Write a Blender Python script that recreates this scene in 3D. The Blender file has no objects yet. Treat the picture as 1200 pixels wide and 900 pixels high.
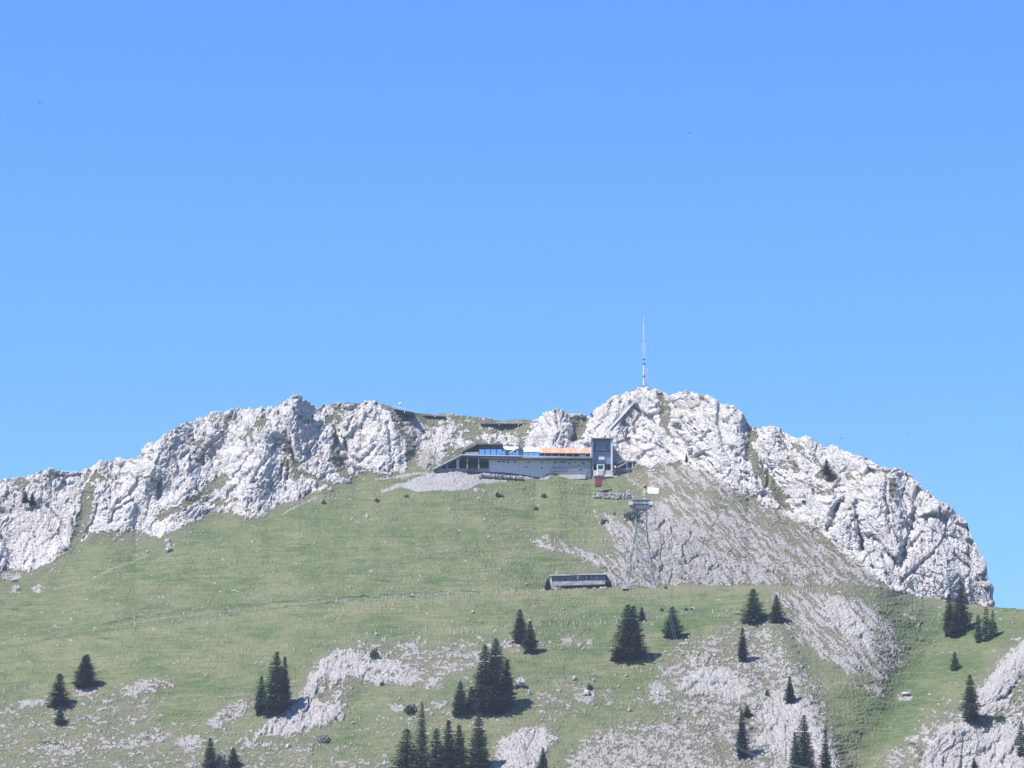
import bpy, math, random
import numpy as np
from mathutils import Vector
random.seed(7)
SC = bpy.context.scene
COL = SC.collection
# ------------------------------------------------------------------ camera, sky, sun, exposure
FPX = 4500.0                      # focal length in photo pixels (photo 1200 x 900)
PITCH = math.radians(12.0)
cam = bpy.data.cameras.new('camera'); cam_o = bpy.data.objects.new('camera', cam); COL.objects.link(cam_o)
cam.sensor_width = 36.0; cam.lens = 36.0 * FPX / 1200.0
cam.clip_start = 1.0; cam.clip_end = 30000.0
cam_o.location = (0, 0, 0); cam_o.rotation_euler = (math.pi / 2 + PITCH, 0, 0)
SC.camera = cam_o
SUN_EL = math.radians(57.0)
SUN_AZ = math.radians(-118.0)      # from +Y (view direction), negative = left
world = bpy.data.worlds.new('World'); SC.world = world; world.use_nodes = True
wn = world.node_tree.nodes; wl = world.node_tree.links
bg = wn['Background']
sky = wn.new('ShaderNodeTexSky'); sky.sky_type = 'NISHITA'; sky.sun_disc = False
sky.sun_elevation = SUN_EL; sky.sun_rotation = SUN_AZ % (2 * math.pi)
sky.altitude = 1500.0; sky.air_density = 1.15; sky.dust_density = 0.0; sky.ozone_density = 5.0
hs = wn.new('ShaderNodeHueSaturation'); hs.inputs['Saturation'].default_value = 1.22
hs.inputs['Value'].default_value = 1.0
tint = wn.new('ShaderNodeMix'); tint.data_type = 'RGBA'; tint.blend_type = 'MULTIPLY'; tint.inputs[0].default_value = 1.0
tint.inputs[7].default_value = (0.90, 0.895, 1.06, 1)
wl.new(sky.outputs[0], hs.inputs['Color']); wl.new(hs.outputs[0], tint.inputs[6]); wl.new(tint.outputs[2], bg.inputs['Color'])
bg.inputs['Strength'].default_value = 0.106
sun = bpy.data.lights.new('sun', 'SUN'); sun_o = bpy.data.objects.new('sun', sun); COL.objects.link(sun_o)
sun.energy = 4.3; sun.angle = math.radians(0.53); sun.color = (1.0, 0.955, 0.90)
sd = Vector((math.sin(SUN_AZ) * math.cos(SUN_EL), math.cos(SUN_AZ) * math.cos(SUN_EL), math.sin(SUN_EL)))
sun_o.rotation_euler = sd.to_track_quat('Z', 'Y').to_euler()
sun_o.location = (0, 0, 900)
SC.view_settings.view_transform = 'Standard'; SC.view_settings.look = 'None'
SC.view_settings.exposure = 1.02; SC.view_settings.gamma = 1.0
SC.cycles.max_bounces = 4; SC.cycles.volume_bounces = 0
SC.cycles.diffuse_bounces = 2; SC.cycles.glossy_bounces = 2; SC.cycles.transparent_max_bounces = 6

# ------------------------------------------------------------------ projection helpers
CP, SP = math.cos(PITCH), math.sin(PITCH)
def P(x, y, d):
    """photo pixel + distance along the ground -> world point(s)"""
    u = (450.0 - y) / FPX; den = CP - u * SP
    return ((x - 600.0) / FPX / den * d, d, (SP + u * CP) / den * d)
def tan_e(y):
    u = (450.0 - y) / FPX
    return (SP + u * CP) / (CP - u * SP)

# ------------------------------------------------------------------ noise in numpy
_rs = np.random.RandomState(11)
_ang = _rs.rand(4096) * 2 * np.pi
_GX, _GY = np.cos(_ang).astype(np.float32), np.sin(_ang).astype(np.float32)
_R1, _R2, _R3, _R4, _R5 = [_rs.rand(4096).astype(np.float32) for _ in range(5)]
def _hash(ix, iy, seed):
    h = (ix.astype(np.int64) * 374761393 + iy.astype(np.int64) * 668265263 + seed * 1442695041) & 0x7fffffff
    h = ((h ^ (h >> 13)) * 1274126177) & 0x7fffffff
    return ((h ^ (h >> 16)) & 4095).astype(np.int32)
def perlin(x, y, seed=0):
    x0 = np.floor(x); y0 = np.floor(y); fx = (x - x0).astype(np.float32); fy = (y - y0).astype(np.float32)
    x0 = x0.astype(np.int32); y0 = y0.astype(np.int32)
    u = fx * fx * fx * (fx * (fx * 6 - 15) + 10); v = fy * fy * fy * (fy * (fy * 6 - 15) + 10)
    def g(dx, dy):
        h = _hash(x0 + dx, y0 + dy, seed); return _GX[h] * (fx - dx) + _GY[h] * (fy - dy)
    a = g(0, 0); b = g(1, 0); c = g(0, 1); d = g(1, 1)
    ab = a + (b - a) * u; cd = c + (d - c) * u
    return (ab + (cd - ab) * v) * 1.5
def fbm(x, y, octv=4, seed=0, gain=0.5):
    s = 0; a = 1.0; n = 0
    for k in range(octv):
        s = s + a * perlin(x * 2.03 ** k + 13.7 * k, y * 2.03 ** k - 7.1 * k, seed + k * 17); n += a * a; a *= gain
    return s / math.sqrt(n)
def ridged(x, y, octv=4, seed=0, gain=0.5):
    s = 0; a = 1.0; n = 0
    for k in range(octv):
        s = s + a * (1 - 2.2 * np.abs(perlin(x * 2.03 ** k + 3.7 * k, y * 2.03 ** k - 5.1 * k, seed + k * 17))); n += a; a *= gain
    return s / n
def worley(x, y, seed=0):
    """F1, F2, tilted-facet height and random level of the nearest cell"""
    x0 = np.floor(x).astype(np.int32); y0 = np.floor(y).astype(np.int32)
    F1 = np.full(x.shape, 9.0, np.float32); F2 = F1.copy(); fac = np.zeros_like(F1); lev = np.zeros_like(F1)
    for dx in (-1, 0, 1):
        for dy in (-1, 0, 1):
            h = _hash(x0 + dx, y0 + dy, seed)
            ox = (x - (x0 + dx) - _R1[h]).astype(np.float32); oy = (y - (y0 + dy) - _R2[h]).astype(np.float32)
            dd = ox * ox + oy * oy
            near = dd < F1
            F2 = np.where(near, F1, np.minimum(F2, dd))
            fac = np.where(near, (_R3[h] - 0.5) * 2 * ox + (_R4[h] - 0.5) * 2 * oy, fac)
            lev = np.where(near, _R5[h], lev)
            F1 = np.where(near, dd, F1)
    return np.sqrt(F1), np.sqrt(F2), fac, lev
def to_unit(v, sig=0.42):
    return 1.0 / (1.0 + np.exp(-1.702 * v / sig))
def sstep(a, b, v):
    t = np.clip((v - a) / (b - a), 0, 1); return t * t * (3 - 2 * t)

# ------------------------------------------------------------------ the mountain, surveyed on the photograph
SKY_LINE = [(-900,800),(-500,700),(-200,610),(-60,575),(0,563),(15,560),(30,558),(45,553),(57,550),(75,553),(97,553),(105,546),(118,541),(135,539),(150,537),(160,540),(165,535),(172,525),(182,518),(195,510),(205,501),(220,493),(240,487),(262,483),(275,479),(290,480),(305,479),(315,481),(327,476),(337,471),(350,466),(362,471),(375,475),(385,473),(400,473),(420,471),(437,470),(446,474),(470,480),(487,484),(510,486),(530,484),(545,487),(565,490),(585,492),(610,492),(628,493),(635,487),(645,481),(655,479),(665,484),(680,486),(692,487),(700,479),(712,472),(724,463),(735,460),(745,456),(757,454.5),(768,457),(778,461),(785,464),(795,459),(805,458),(815,461),(830,466),(845,472),(860,476),(868,483),(873,490),(877,499),(890,503),(900,499),(908,500),(918,507),(935,514),(945,512),(955,519),(966,524),(973,520),(985,526),(1000,533),(1015,537),(1028,545),(1038,547),(1050,549),(1062,554),(1070,560),(1080,572),(1095,583),(1110,593),(1120,601),(1133,612),(1136,622),(1143,634),(1148,648),(1153,662),(1157,680),(1162,700),(1168,722),(1180,760),(1400,800),(2100,900)]
BROW = [(-900,900),(-60,772),(0,761),(60,749),(120,739),(200,728),(300,715),(400,704),(500,698),(600,693),(640,691),(700,689),(730,687),(800,685),(900,686),(960,687),(1000,685),(1030,688),(1060,695),(1085,700),(1115,706),(1150,710),(1165,711),(1200,713),(1300,727),(1500,760),(2100,900)]
def line(pts, x): return np.interp(x, [p[0] for p in pts], [p[1] for p in pts])

# rasters of the survey: 1.5 px grid
GX0, GX1, GY0, GY1, GS = -60.0, 1260.0, 440.0, 990.0, 1.5
gx = np.arange(GX0, GX1, GS); gy = np.arange(GY0, GY1, GS)
RX, RY = np.meshgrid(gx, gy)
def sdf(poly):
    """signed distance in px, negative inside"""
    x = RX.ravel(); y = RY.ravel(); n = len(poly)
    d = np.full(x.shape, 1e9); ins = np.zeros(x.shape, bool)
    for i in range(n):
        ax, ay = poly[i]; bx, by = poly[(i + 1) % n]
        ex, ey = bx - ax, by - ay; wx = x - ax; wy = y - ay
        t = np.clip((wx * ex + wy * ey) / (ex * ex + ey * ey + 1e-9), 0, 1)
        d = np.minimum(d, (wx - t * ex) ** 2 + (wy - t * ey) ** 2)
        if ay != by:
            c = ((ay > y) != (by > y)) & (x < ex * (y - ay) / ey + ax); ins ^= c
    d = np.sqrt(d); return np.where(ins, -d, d).reshape(RX.shape)
def pline(pts):
    x = RX.ravel(); y = RY.ravel(); d = np.full(x.shape, 1e9)
    for (ax, ay), (bx, by) in zip(pts[:-1], pts[1:]):
        ex, ey = bx - ax, by - ay; wx = x - ax; wy = y - ay
        t = np.clip((wx * ex + wy * ey) / (ex * ex + ey * ey + 1e-9), 0, 1)
        d = np.minimum(d, (wx - t * ex) ** 2 + (wy - t * ey) ** 2)
    return np.sqrt(d).reshape(RX.shape)
def paint(F, poly, val, soft=3.0, alpha=1.0):
    w = sstep(soft, -soft, sdf(poly)) * alpha; return F * (1 - w) + val * w
def dab(F, cx, cy, rx, ry, val, rot=0.0, soft=0.45):
    c, s = math.cos(math.radians(rot)), math.sin(math.radians(rot))
    u = ((RX - cx) * c + (RY - cy) * s) / rx; v = (-(RX - cx) * s + (RY - cy) * c) / ry
    r = np.sqrt(u * u + v * v); w = sstep(1 + soft, 1 - soft, r); return F * (1 - w) + val * w
def stroke(F, pts, w, val, soft=None):
    soft = soft or w * 0.7; k = sstep(w / 2 + soft, max(w / 2 - soft, 0), pline(pts)); return F * (1 - k) + val * k
def blur(A, r):
    k = max(1, int(r / GS))
    for ax in (0, 1):
        for _ in range(2):
            pad = [(0, 0), (0, 0)]; pad[ax] = (k + 1, k)
            c = np.cumsum(np.pad(A, pad, mode='edge'), axis=ax)
            n = A.shape[ax]
            A = (np.take(c, np.arange(2 * k + 1, n + 2 * k + 1), axis=ax) - np.take(c, np.arange(0, n), axis=ax)) / (2 * k + 1)
    return A
def samp(F, x, y):
    u = np.clip((x - GX0) / GS, 0, len(gx) - 1.001); v = np.clip((y - GY0) / GS, 0, len(gy) - 1.001)
    i = u.astype(np.int32); j = v.astype(np.int32); fu = u - i; fv = v - j
    return (F[j, i] * (1 - fu) + F[j, i + 1] * fu) * (1 - fv) + (F[j + 1, i] * (1 - fu) + F[j + 1, i + 1] * fu) * fv

# rock masses (traced outlines)
CL_LEFT = [(-80,480),(445,440),(447,476),(470,492),(478,515),(482,535),(478,552),(450,556),(425,553),(410,565),(390,571),(365,578),(345,586),(325,592),(303,606),(288,606),(262,598),(240,603),(222,614),(200,626),(185,632),(160,622),(132,622),(105,628),(85,640),(70,652),(55,664),(35,672),(15,668),(-80,684)]
CL_SUM = [(612,520),(616,508),(628,492),(640,450),(870,440),(880,500),(905,500),(1000,500),(1300,500),(1172,640),(1172,712),(1165,712),(1060,700),(1045,690),(1015,668),(985,645),(960,622),(935,610),(905,598),(880,583),(865,575),(845,566),(822,552),(805,545),(790,541),(765,549),(745,546),(725,548),(690,545),(655,530),(612,527)]
SL_R = [(700,600),(725,608),(745,602),(762,590),(770,560),(790,543),(815,550),(860,575),(905,600),(945,616),(985,646),(1015,670),(1050,692),(1050,700),(640,700),(640,690),(700,676),(715,664),(690,655),(640,640),(626,634),(640,630),(690,650),(722,650)]
# --- slope (tangent) field
S = np.full(RX.shape, 0.52)
S = paint(S, [(430,470),(640,470),(640,525),(500,545),(470,540)], 0.75, 6)
S = paint(S, CL_LEFT, 1.45, 6); S = paint(S, CL_SUM, 1.55, 6)
S = paint(S, SL_R, 0.95, 10)
S = paint(S, [(445,566),(500,552),(590,552),(700,558),(700,566),(600,566),(470,576)], 0.55, 3)
S = paint(S, [(1150,560),(1300,560),(1300,740),(1100,740)], 1.8, 10, 0.5)
below = RY > line(BROW, RX)
SF = np.full(RX.shape, 0.40)
SF = paint(SF, [(-100,835),(60,815),(120,800),(300,770),(360,758),(420,750),(600,752),(700,770),(800,750),(850,720),(905,700),(960,690),(1040,690),(1090,760),(1200,740),(1300,740),(1300,1000),(-100,1000)], 0.60, 22)
SF = paint(SF, [(905,700),(1000,690),(1050,720),(1060,760),(1000,860),(960,840),(920,760)], 0.66, 14)
SF = paint(SF, [(1100,705),(1300,720),(1300,760),(1190,770),(1060,870),(1060,790)], 0.52, 10)
S = np.where(below, blur(SF, 6), blur(S, 9))
# --- relief of ribs and gullies along the line of sight (metres, negative = nearer)
R = np.zeros(RX.shape)
def rib(pts, w, amp, side=0.0):
    global R
    d = pline(pts); R = R + amp * (0.5 if amp < 0 else 0.6) * np.exp(-(d / w) ** 2)
def facet_edge(pts, w, amp):
    """a cliff step: ground left of the line stands out by amp, fading away over w px to its left"""
    global R
    x = RX.ravel(); y = RY.ravel(); best = np.full(x.shape, 1e9); sgn = np.zeros(x.shape)
    for (ax, ay), (bx, by) in zip(pts[:-1], pts[1:]):
        ex, ey = bx - ax, by - ay; wx = x - ax; wy = y - ay
        t = np.clip((wx * ex + wy * ey) / (ex * ex + ey * ey), 0, 1)
        d = np.sqrt((wx - t * ex) ** 2 + (wy - t * ey) ** 2); c = (ex * wy - ey * wx)
        sgn = np.where(d < best, np.sign(c), sgn); best = np.minimum(best, d)
    k = np.where(sgn > 0, np.exp(-best / w), np.exp(-(best / 2.0) ** 2) * np.exp(-best / w))
    R = R - amp * k.reshape(RX.shape)
rib([(350,462),(338,500),(350,545),(375,580)], 14, -9)
rib([(345,468),(325,505),(300,560),(285,600)], 16, -7)
rib([(262,480),(235,530),(215,590)], 16, -7)
rib([(205,500),(180,540),(150,600)], 16, -6)
R = R + 20 * sstep(150, -60, RX) * (~below)
rib([(120,540),(105,570)], 12, -5)
rib([(430,470),(445,500),(440,550)], 18, -10)
rib([(515,495),(515,530)], 14, -5); rib([(485,492),(482,520)], 9, -4)
rib([(655,480),(650,525)], 18, -9)
rib([(757,452),(720,490),(710,530)], 16, -7); rib([(757,452),(765,500),(750,540)], 18, -9)
rib([(805,456),(830,500),(850,560)], 18, -9); rib([(858,474),(862,520),(880,570)], 14, -7)
rib([(905,498),(890,540)], 12, -5)
rib([(950,520),(960,560),(985,620)], 16, -7); rib([(1035,546),(1030,600),(1060,660)], 20, -8)
rib([(1095,582),(1090,640),(1110,700)], 24, -8)
rib([(107,574),(98,610),(84,648)], 8, 2); rib([(50,592),(62,612),(74,628)], 5, 4)
rib([(285,478),(262,520),(235,545)], 9, 4); rib([(322,520),(345,540),(366,575)], 9, 7)
rib([(383,476),(398,510),(404,545),(425,560)], 9, 9)
rib([(478,492),(490,520),(482,545)], 9, 5); rib([(688,488),(672,520)], 8, 5)
rib([(780,463),(782,490),(800,520),(815,545)], 7, 7)
rib([(876,496),(890,530),(915,570),(925,600)], 8, 7)
rib([(1000,610),(1014,645)], 3.0, 7); rib([(975,605),(988,588)], 3.5, 6)
rib([(1074,600),(1071,625)], 4, 4); rib([(1040,650),(1058,665),(1062,640)], 5, 4)
facet_edge([(1105,601),(1070,606),(1060,612)], 14, 2)
# foreground
rib([(1125,725),(1065,800),(1010,905),(990,960)], 34, 13)
rib([(905,705),(925,770),(950,840),(985,905),(990,960)], 17, -9)
rib([(1200,770),(1120,840),(1060,910)], 30, -16)
spur = sstep(5, -12, sdf([(1300,700),(1196,752),(1160,790),(1130,835),(1100,850),(1068,868),(1080,905),(1085,1000),(1300,1000)])); R = R - 12 * spur
rib([(300,862),(340,830),(370,800),(395,768),(440,760)], 12, -5); rib([(420,830),(440,790),(490,790)], 24, 6)
rib([(880,790),(830,790),(800,800)], 12, -5)
rib([(600,880),(560,905)], 20, -4); rib([(700,870),(760,860)], 25, -4)
rib([(0,835),(60,826),(140,812),(180,800)], 9, -2.0)
rib([(140,850),(240,790),(300,770)], 12, 3); rib([(250,850),(300,800)], 8, -3)
R = blur(R, 1.5)
# joints and clefts traced on the photograph
CRACKS = [([(1076,575),(1070,608)],2.2,4),([(1038,595),(1042,612),(1053,633),(1059,643),(1057,663)],2.0,4.5),([(1002,607),(1014,643)],2.6,7),([(1025,632),(1038,645),(1055,667)],2,4),
 ([(1073,608),(1060,643)],1.8,3),([(1097,648),(1078,662),(1055,680)],1.8,3.5),([(1062,608),(1070,623)],2.4,4),([(1037,673),(1047,687)],2,3),([(1082,607),(1095,604),(1108,609)],3.4,5),([(1118,616),(1134,620)],2.4,4),
 ([(983,592),(981,602),(972,622)],2.4,6),([(950,565),(952,578)],2,3),([(1037,567),(1040,605)],1.6,2.5),([(1015,540),(1020,552)],2.4,4),([(1002,595),(1005,612)],1.6,3),([(1120,650),(1135,665)],2,3),([(1080,625),(1065,645),(1050,655)],1.6,2.5),
 ([(730,473),(729,478),(716,504)],1.6,3),([(740,473),(749,480),(750,487),(743,496),(744,510)],1.8,3.5),([(728,494),(736,502),(732,514),(745,520)],1.8,3.5),([(718,472),(713,485),(700,506)],1.6,3),([(763,488),(768,506),(762,520)],1.8,3),
 ([(823,468),(827,485),(833,507)],2,4),([(832,507),(819,524),(808,535)],2,4),([(874,491),(872,506)],2.6,5),([(857,524),(875,540)],2,3.5),([(899,552),(899,571)],2,4),([(845,474),(838,495),(850,520)],1.6,3),([(806,462),(803,480),(810,500)],1.6,3),
 ([(790,470),(795,490),(806,505),(820,515)],1.6,3),([(725,520),(740,515),(757,520)],2,3),([(885,560),(895,580),(910,592)],2,3.5),([(915,520),(930,545),(945,555)],1.8,3),([(650,483),(655,505),(648,520)],1.8,3),([(633,500),(640,520)],1.6,3),
 ([(327,485),(333,500),(343,524),(351,548)],2.4,5),([(329,545),(329,564)],1.8,3.5),([(337,543),(337,561)],1.8,3.5),([(313,540),(304,547),(295,565)],1.8,3),([(401,515),(408,535),(421,542)],2,4),([(440,524),(432,532),(424,540)],1.8,3.5),([(415,490),(408,505)],1.8,3),([(452,495),(458,515),(470,530)],1.8,3),
 ([(380,500),(372,518),(362,530)],1.6,3),([(300,520),(288,545),(275,560)],1.6,3),([(57,593),(66,607),(75,620)],2,4),([(0,629),(11,641),(19,657)],2.2,4),([(117,593),(107,615),(100,632)],2,4),([(155,587),(133,600),(128,612)],2,4.5),([(188,566),(186,584)],2.6,6),([(205,535),(215,560),(225,575)],1.8,3.5),([(165,560),(150,580),(138,590)],1.6,3),
 ([(225,505),(232,525),(240,545)],1.8,3),([(60,555),(75,560),(95,557)],1.8,2.5),([(20,575),(35,585)],1.6,2.5),([(245,520),(255,540)],1.6,2.5),([(1200,795),(1180,818),(1150,830)],2.4,4),([(1180,860),(1150,885),(1120,890)],2.2,4),([(1105,885),(1130,870),(1155,872)],2.6,4),([(1120,860),(1100,880),(1090,895)],2,3),([(1150,862),(1170,846),(1195,836)],1.8,3),
 ([(806,812),(818,802),(832,808)],3,4.5),([(883,855),(893,852),(903,855)],3.4,5),([(868,830),(880,845),(885,858)],3,5),([(330,862),(345,835),(360,815)],1.6,2.5),([(350,850),(368,825),(375,800)],1.6,2.5),([(390,850),(402,835)],1.8,2.5),([(425,775),(440,778)],2.4,3)]
for pts, w, amp in CRACKS: R = R + amp * (.62 if pts[0][1] < 700 else .36) * np.exp(-(pline(pts) / w) ** 2)
# the farm track: a cut bench along the foot of the big meadow
TRK = [(-60,772),(0,762),(60,748),(137,739),(200,730),(300,715),(380,706),(480,700),(560,695),(640,691)]
TRK2 = [(120,731),(170,722),(210,716),(300,709),(400,700),(480,695),(560,691),(640,688)]
# --- rock density
K = np.full(RX.shape, 0.045)
K = paint(K, SL_R, 0.70, 10)
K = paint(K, [(762,592),(795,560),(830,560),(900,600),(960,640),(1000,672),(1020,690),(960,690),(900,650),(840,610),(800,600)], 0.60, 14)
K = paint(K, [(762,606),(800,612),(830,640),(860,690),(770,690),(760,650)], 0.93, 6)
K = paint(K, CL_LEFT, 0.965, 5); K = paint(K, CL_SUM, 0.965, 4)
K = paint(K, [(735,560),(760,545),(800,545),(840,566),(905,598),(960,640),(935,645),(890,612),(830,585),(790,580),(760,592),(735,590)], 0.38, 6)
K = dab(K, 808, 557, 22, 9, 0.72, 10)
# ridge terrace: grass with outcrops
K = paint(K, [(446,474),(487,487),(520,488),(565,492),(612,494),(622,500),(612,525),(560,526),(540,524),(505,545),(484,552),(478,515),(470,492)], 0.33, 4)
for a in [(516,510,13,10,0.97,0),(503,517,15,10,0.97,0),(484,500,9,10,0.98,0),(530,500,6,5,0.7,0),(507,534,18,12,0.9,-20),(574,514,16,4,0.8,0),(600,517,12,5,0.9,0),(450,545,14,9,0.95,0),(540,520,9,5,0.8,0),(592,488,30,3,0.85,0),(536,484,18,3,0.8,0)]: K = dab(K, *a)
WTH = np.ones(RX.shape); WTH = paint(WTH, CL_LEFT, 0.0, 5); WTH = paint(WTH, CL_SUM, 0.0, 5); WTH = dab(WTH, 545, 512, 75, 20, 0.15)
# grass ledges and gullies inside the rock
for poly in [[(100,560),(112,572),(107,600),(92,640),(78,650),(86,620),(95,590)],
             [(262,552),(270,562),(240,585),(205,602),(190,612),(178,606),(220,585),(248,565)],
             [(318,492),(300,505),(285,520),(292,500),(310,486)],
             [(330,505),(345,530),(352,548),(375,562),(400,568),(395,575),(360,560),(350,545),(335,525)],
             [(380,475),(388,490),(395,512),(400,535),(410,555),(430,560),(410,568),(392,555),(388,530),(392,510),(380,490)],
             [(455,480),(472,500),(485,520),(487,545),(478,553),(474,540),(476,520),(462,500)],
             [(668,488),(690,490),(688,502),(680,516),(670,520),(672,505)],
             [(772,462),(784,470),(788,485),(782,500),(800,525),(790,520),(775,500),(772,480)],
             [(876,500),(892,508),(884,520),(890,545),(915,572),(930,600),(915,596),(896,570),(880,548),(872,525)],
             [(1042,560),(1050,560),(1052,575),(1040,578)], [(962,548),(985,560),(975,566),(955,560)]]:
    K = paint(K, poly, 0.14, 2.5)
for a in [(240,500,45,9,0.62,-10),(225,517,20,8,0.55,0),(25,565,30,5,0.5,8),(118,562,22,6,0.5,10),(55,555,45,4,0.65,0),(230,535,7,16,0.6,-20),(395,485,9,8,0.5,0),(350,485,5,10,0.6,0),(940,530,40,7,0.6,30),(925,548,12,10,0.55,0),(1000,560,14,6,0.7,30),(425,474,22,3,0.4,0),(745,520,40,14,1,0),(850,575,14,5,0.6,20),(960,570,16,5,0.5,30),(340,545,10,20,0.35,-20)]: K = dab(K, *a)
# apron of grass at the foot of the left cliffs
for a in [(150,630,30,5,0.35,5),(60,668,18,5,0.25,0),(40,690,20,5,0.08,0),(255,590,25,5,0.45,-10),(300,600,12,4,0.6,0),(400,580,20,5,0.25,-10),(15,676,10,4,0.9,0),(18,690,8,5,0.7,0),(45,690,5,4,0.8,0)]: K = dab(K, *a)
# foreground
K = np.where(below, 0.045, K)
GREY = [([(905,697),(940,693),(975,697),(1005,700),(1035,720),(1050,750),(1060,770),(1040,790),(1030,815),(1000,800),(960,770),(930,745),(912,725)], 0.62, 8),
        ([(985,697),(1000,712),(1020,735),(1020,760),(990,745),(965,720),(960,700)], 0.85, 6),
        ([(880,735),(905,732),(925,760),(960,800),(975,850),(985,905),(990,990),(780,990),(800,900),(815,860),(790,845),(780,820),(770,790),(790,765),(830,755),(850,770)], 0.62, 10),
        ([(795,800),(815,785),(840,780),(862,790),(880,810),(860,822),(835,812),(800,812)], 0.92, 4),
        ([(895,820),(925,805),(950,840),(975,880),(985,930),(900,930),(885,880)], 0.82, 6),
        ([(1196,752),(1160,790),(1140,820),(1120,845),(1068,868),(1078,900),(1085,1000),(1300,1000),(1300,740)], 0.88, 5),
        ([(1150,850),(1200,800),(1240,800),(1200,850)], 0.5, 8), ([(1180,820),(1200,790),(1230,790),(1200,830)], 0.35, 5),
        ([(1060,870),(1040,880),(1020,905),(1010,960),(1085,960),(1080,905),(1100,850),(1130,820),(1090,835)], 0.50, 6),
        ([(-60,832),(60,822),(150,805),(190,800),(185,850),(120,870),(-60,870)], 0.34, 12),
        ([(-60,870),(120,850),(300,860),(460,880),(470,1000),(-60,1000)], 0.34, 12),
        ([(400,770),(420,752),(470,748),(520,755),(560,750),(600,752),(560,790),(520,800),(470,800),(430,790)], 0.50, 8),
        ([(375,775),(400,762),(440,765),(470,780),(485,800),(440,800),(410,795),(398,800),(404,840),(402,845),(350,858),(300,865),(295,858),(330,838),(352,815),(362,795)], 0.93, 4),
        ([(385,800),(398,803),(392,825),(375,828),(370,815)], 0.35, 4),
        ([(240,850),(262,830),(300,815),(310,818),(280,840),(250,860)], 0.75, 4),
        ([(440,830),(500,820),(530,815),(540,840),(600,835),(600,850),(480,860),(430,860)], 0.30, 10),
        ([(585,870),(600,860),(640,850),(650,865),(630,900),(620,990),(560,990)], 0.88, 5),
        ([(680,870),(720,855),(780,850),(815,860),(815,990),(640,990),(660,900)], 0.74, 8),
        ([(780,770),(800,758),(850,735),(885,725),(890,760),(860,770),(800,785)], 0.45, 8),
        ([(660,745),(700,748),(690,760),(655,758)], 0.42, 6), ([(615,820),(650,795),(700,805),(750,815),(800,795),(800,830),(760,835),(700,828),(640,840)], 0.32, 8),
        ([(580,755),(605,745),(640,755),(620,770),(585,765)], 0.55, 6)]
for poly, v, s in GREY: K = paint(K, poly, .98 if v > .8 else v * .92, s * (1.6 if v > .8 else 1.6)); WTH = paint(WTH, poly, .7, s * 2) if v > .8 else WTH
for a in [(40,824,30,4,0.8,-5),(100,810,14,7,0.75,0),(165,806,22,7,0.8,-10),(180,865,24,6,0.75,-10),(200,800,8,5,0.6,0),(75,880,25,8,0.65,0),(155,870,30,8,0.65,-10),(222,868,18,5,0.7,0),(610,803,5,6,0.95,0),(770,812,10,11,0.95,-40),(688,818,12,6,0.8,0),(514,828,7,5,0.9,0),(465,830,8,4,0.7,0),(555,770,9,3,0.85,0),(505,800,14,7,0.55,0),(460,790,30,12,0.75,0),(820,770,25,8,0.7,-10),(1015,718,14,5,0.7,30),(1070,725,14,2.5,0.7,30),(1060,818,10,4,0.75,10),(875,860,18,10,0.5,0),(835,880,20,12,0.4,0),(895,890,20,12,0.35,0),(1160,845,30,8,0.45,-20),(190,700,5,3,0.5,0),(198,640,4,4,0.9,0)]: K = dab(K, *a)
# rocky band above the hut and beside the pylon
K = paint(K, [(626,633),(660,640),(700,650),(722,660),(730,670),(700,662),(665,650),(635,642)], 0.72, 3)
K = paint(K, [(706,605),(722,612),(745,622),(745,660),(730,640),(712,622)], 0.75, 3)
K = dab(K, 620, 578, 60, 5, 0.10); K = dab(K, 560, 576, 30, 5, 0.25)
# --- dry / brown tint, lush, bare ground
G = np.full(RX.shape, 0.45)
G = paint(G, [(-80,760),(300,712),(640,690),(1000,684),(1030,700),(880,712),(700,725),(500,735),(400,750),(200,770),(-80,800)], 0.50, 12)
G = stroke(G, [(0,766),(140,743),(300,720),(480,704),(640,697),(800,690),(960,692)], 7, 0.85)
G = paint(G, [(1030,700),(1200,712),(1300,730),(1300,760),(1180,760),(1100,830),(1030,860),(1000,850),(1040,800),(1070,760)], 0.30, 12)
G = paint(G, [(1040,790),(1090,780),(1150,755),(1130,790),(1060,840),(1020,850)], 0.0, 10)
G = paint(G, [(690,712),(860,712),(900,740),(860,745),(800,735),(700,745),(640,750)], 0.15, 10)
G = paint(G, [(-60,640),(200,640),(260,605),(400,575),(440,570),(300,690),(-60,740)], 0.42, 10)
for a in [(100,775,60,12,0.8,-8),(250,770,60,12,0.75,-6),(180,810,12,12,0.05,0),(560,845,60,15,0.75,0),(700,820,10,8,0.1,0),(720,830,14,6,0.1,0),(650,880,20,10,0.4,0),(740,690,60,4,0.8,0),(840,742,28,8,0.9,0),(560,738,60,5,0.9,0),(690,760,30,8,0.3,0),(240,600,20,8,0.7,0),(700,850,60,15,0.6,0),(600,505,30,8,0.8,0),(790,580,50,15,0.8,20),(240,497,40,10,0.9,0),(25,567,26,6,0.9,0),(690,650,40,10,0.5,0)]: G = dab(G, *a)
B = np.zeros(RX.shape)          # bare ground, gravel, paths
B = paint(B, [(445,574),(470,566),(505,553),(520,548),(592,550),(645,557),(640,561),(600,562),(562,566),(545,574),(490,576),(470,570),(450,577)], 0.95, 1.5)
B = stroke(B, [(330,603),(350,592),(372,582)], 1.8, 0.7); B = stroke(B, [(372,582),(405,574),(440,570),(480,558)], 1.4, 0.5)
B = stroke(B, [(108,679),(125,670),(150,660),(172,650)], 2.0, 0.58); B = stroke(B, [(62,691),(92,684)], 1.8, 0.55); B = stroke(B, [(8,712),(20,706)], 1.8, 0.5)
B = stroke(B, [(345,585),(375,573)], 2.0, 0.4); B = stroke(B, [(440,562),(500,553)], 3, 0.7)
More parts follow.
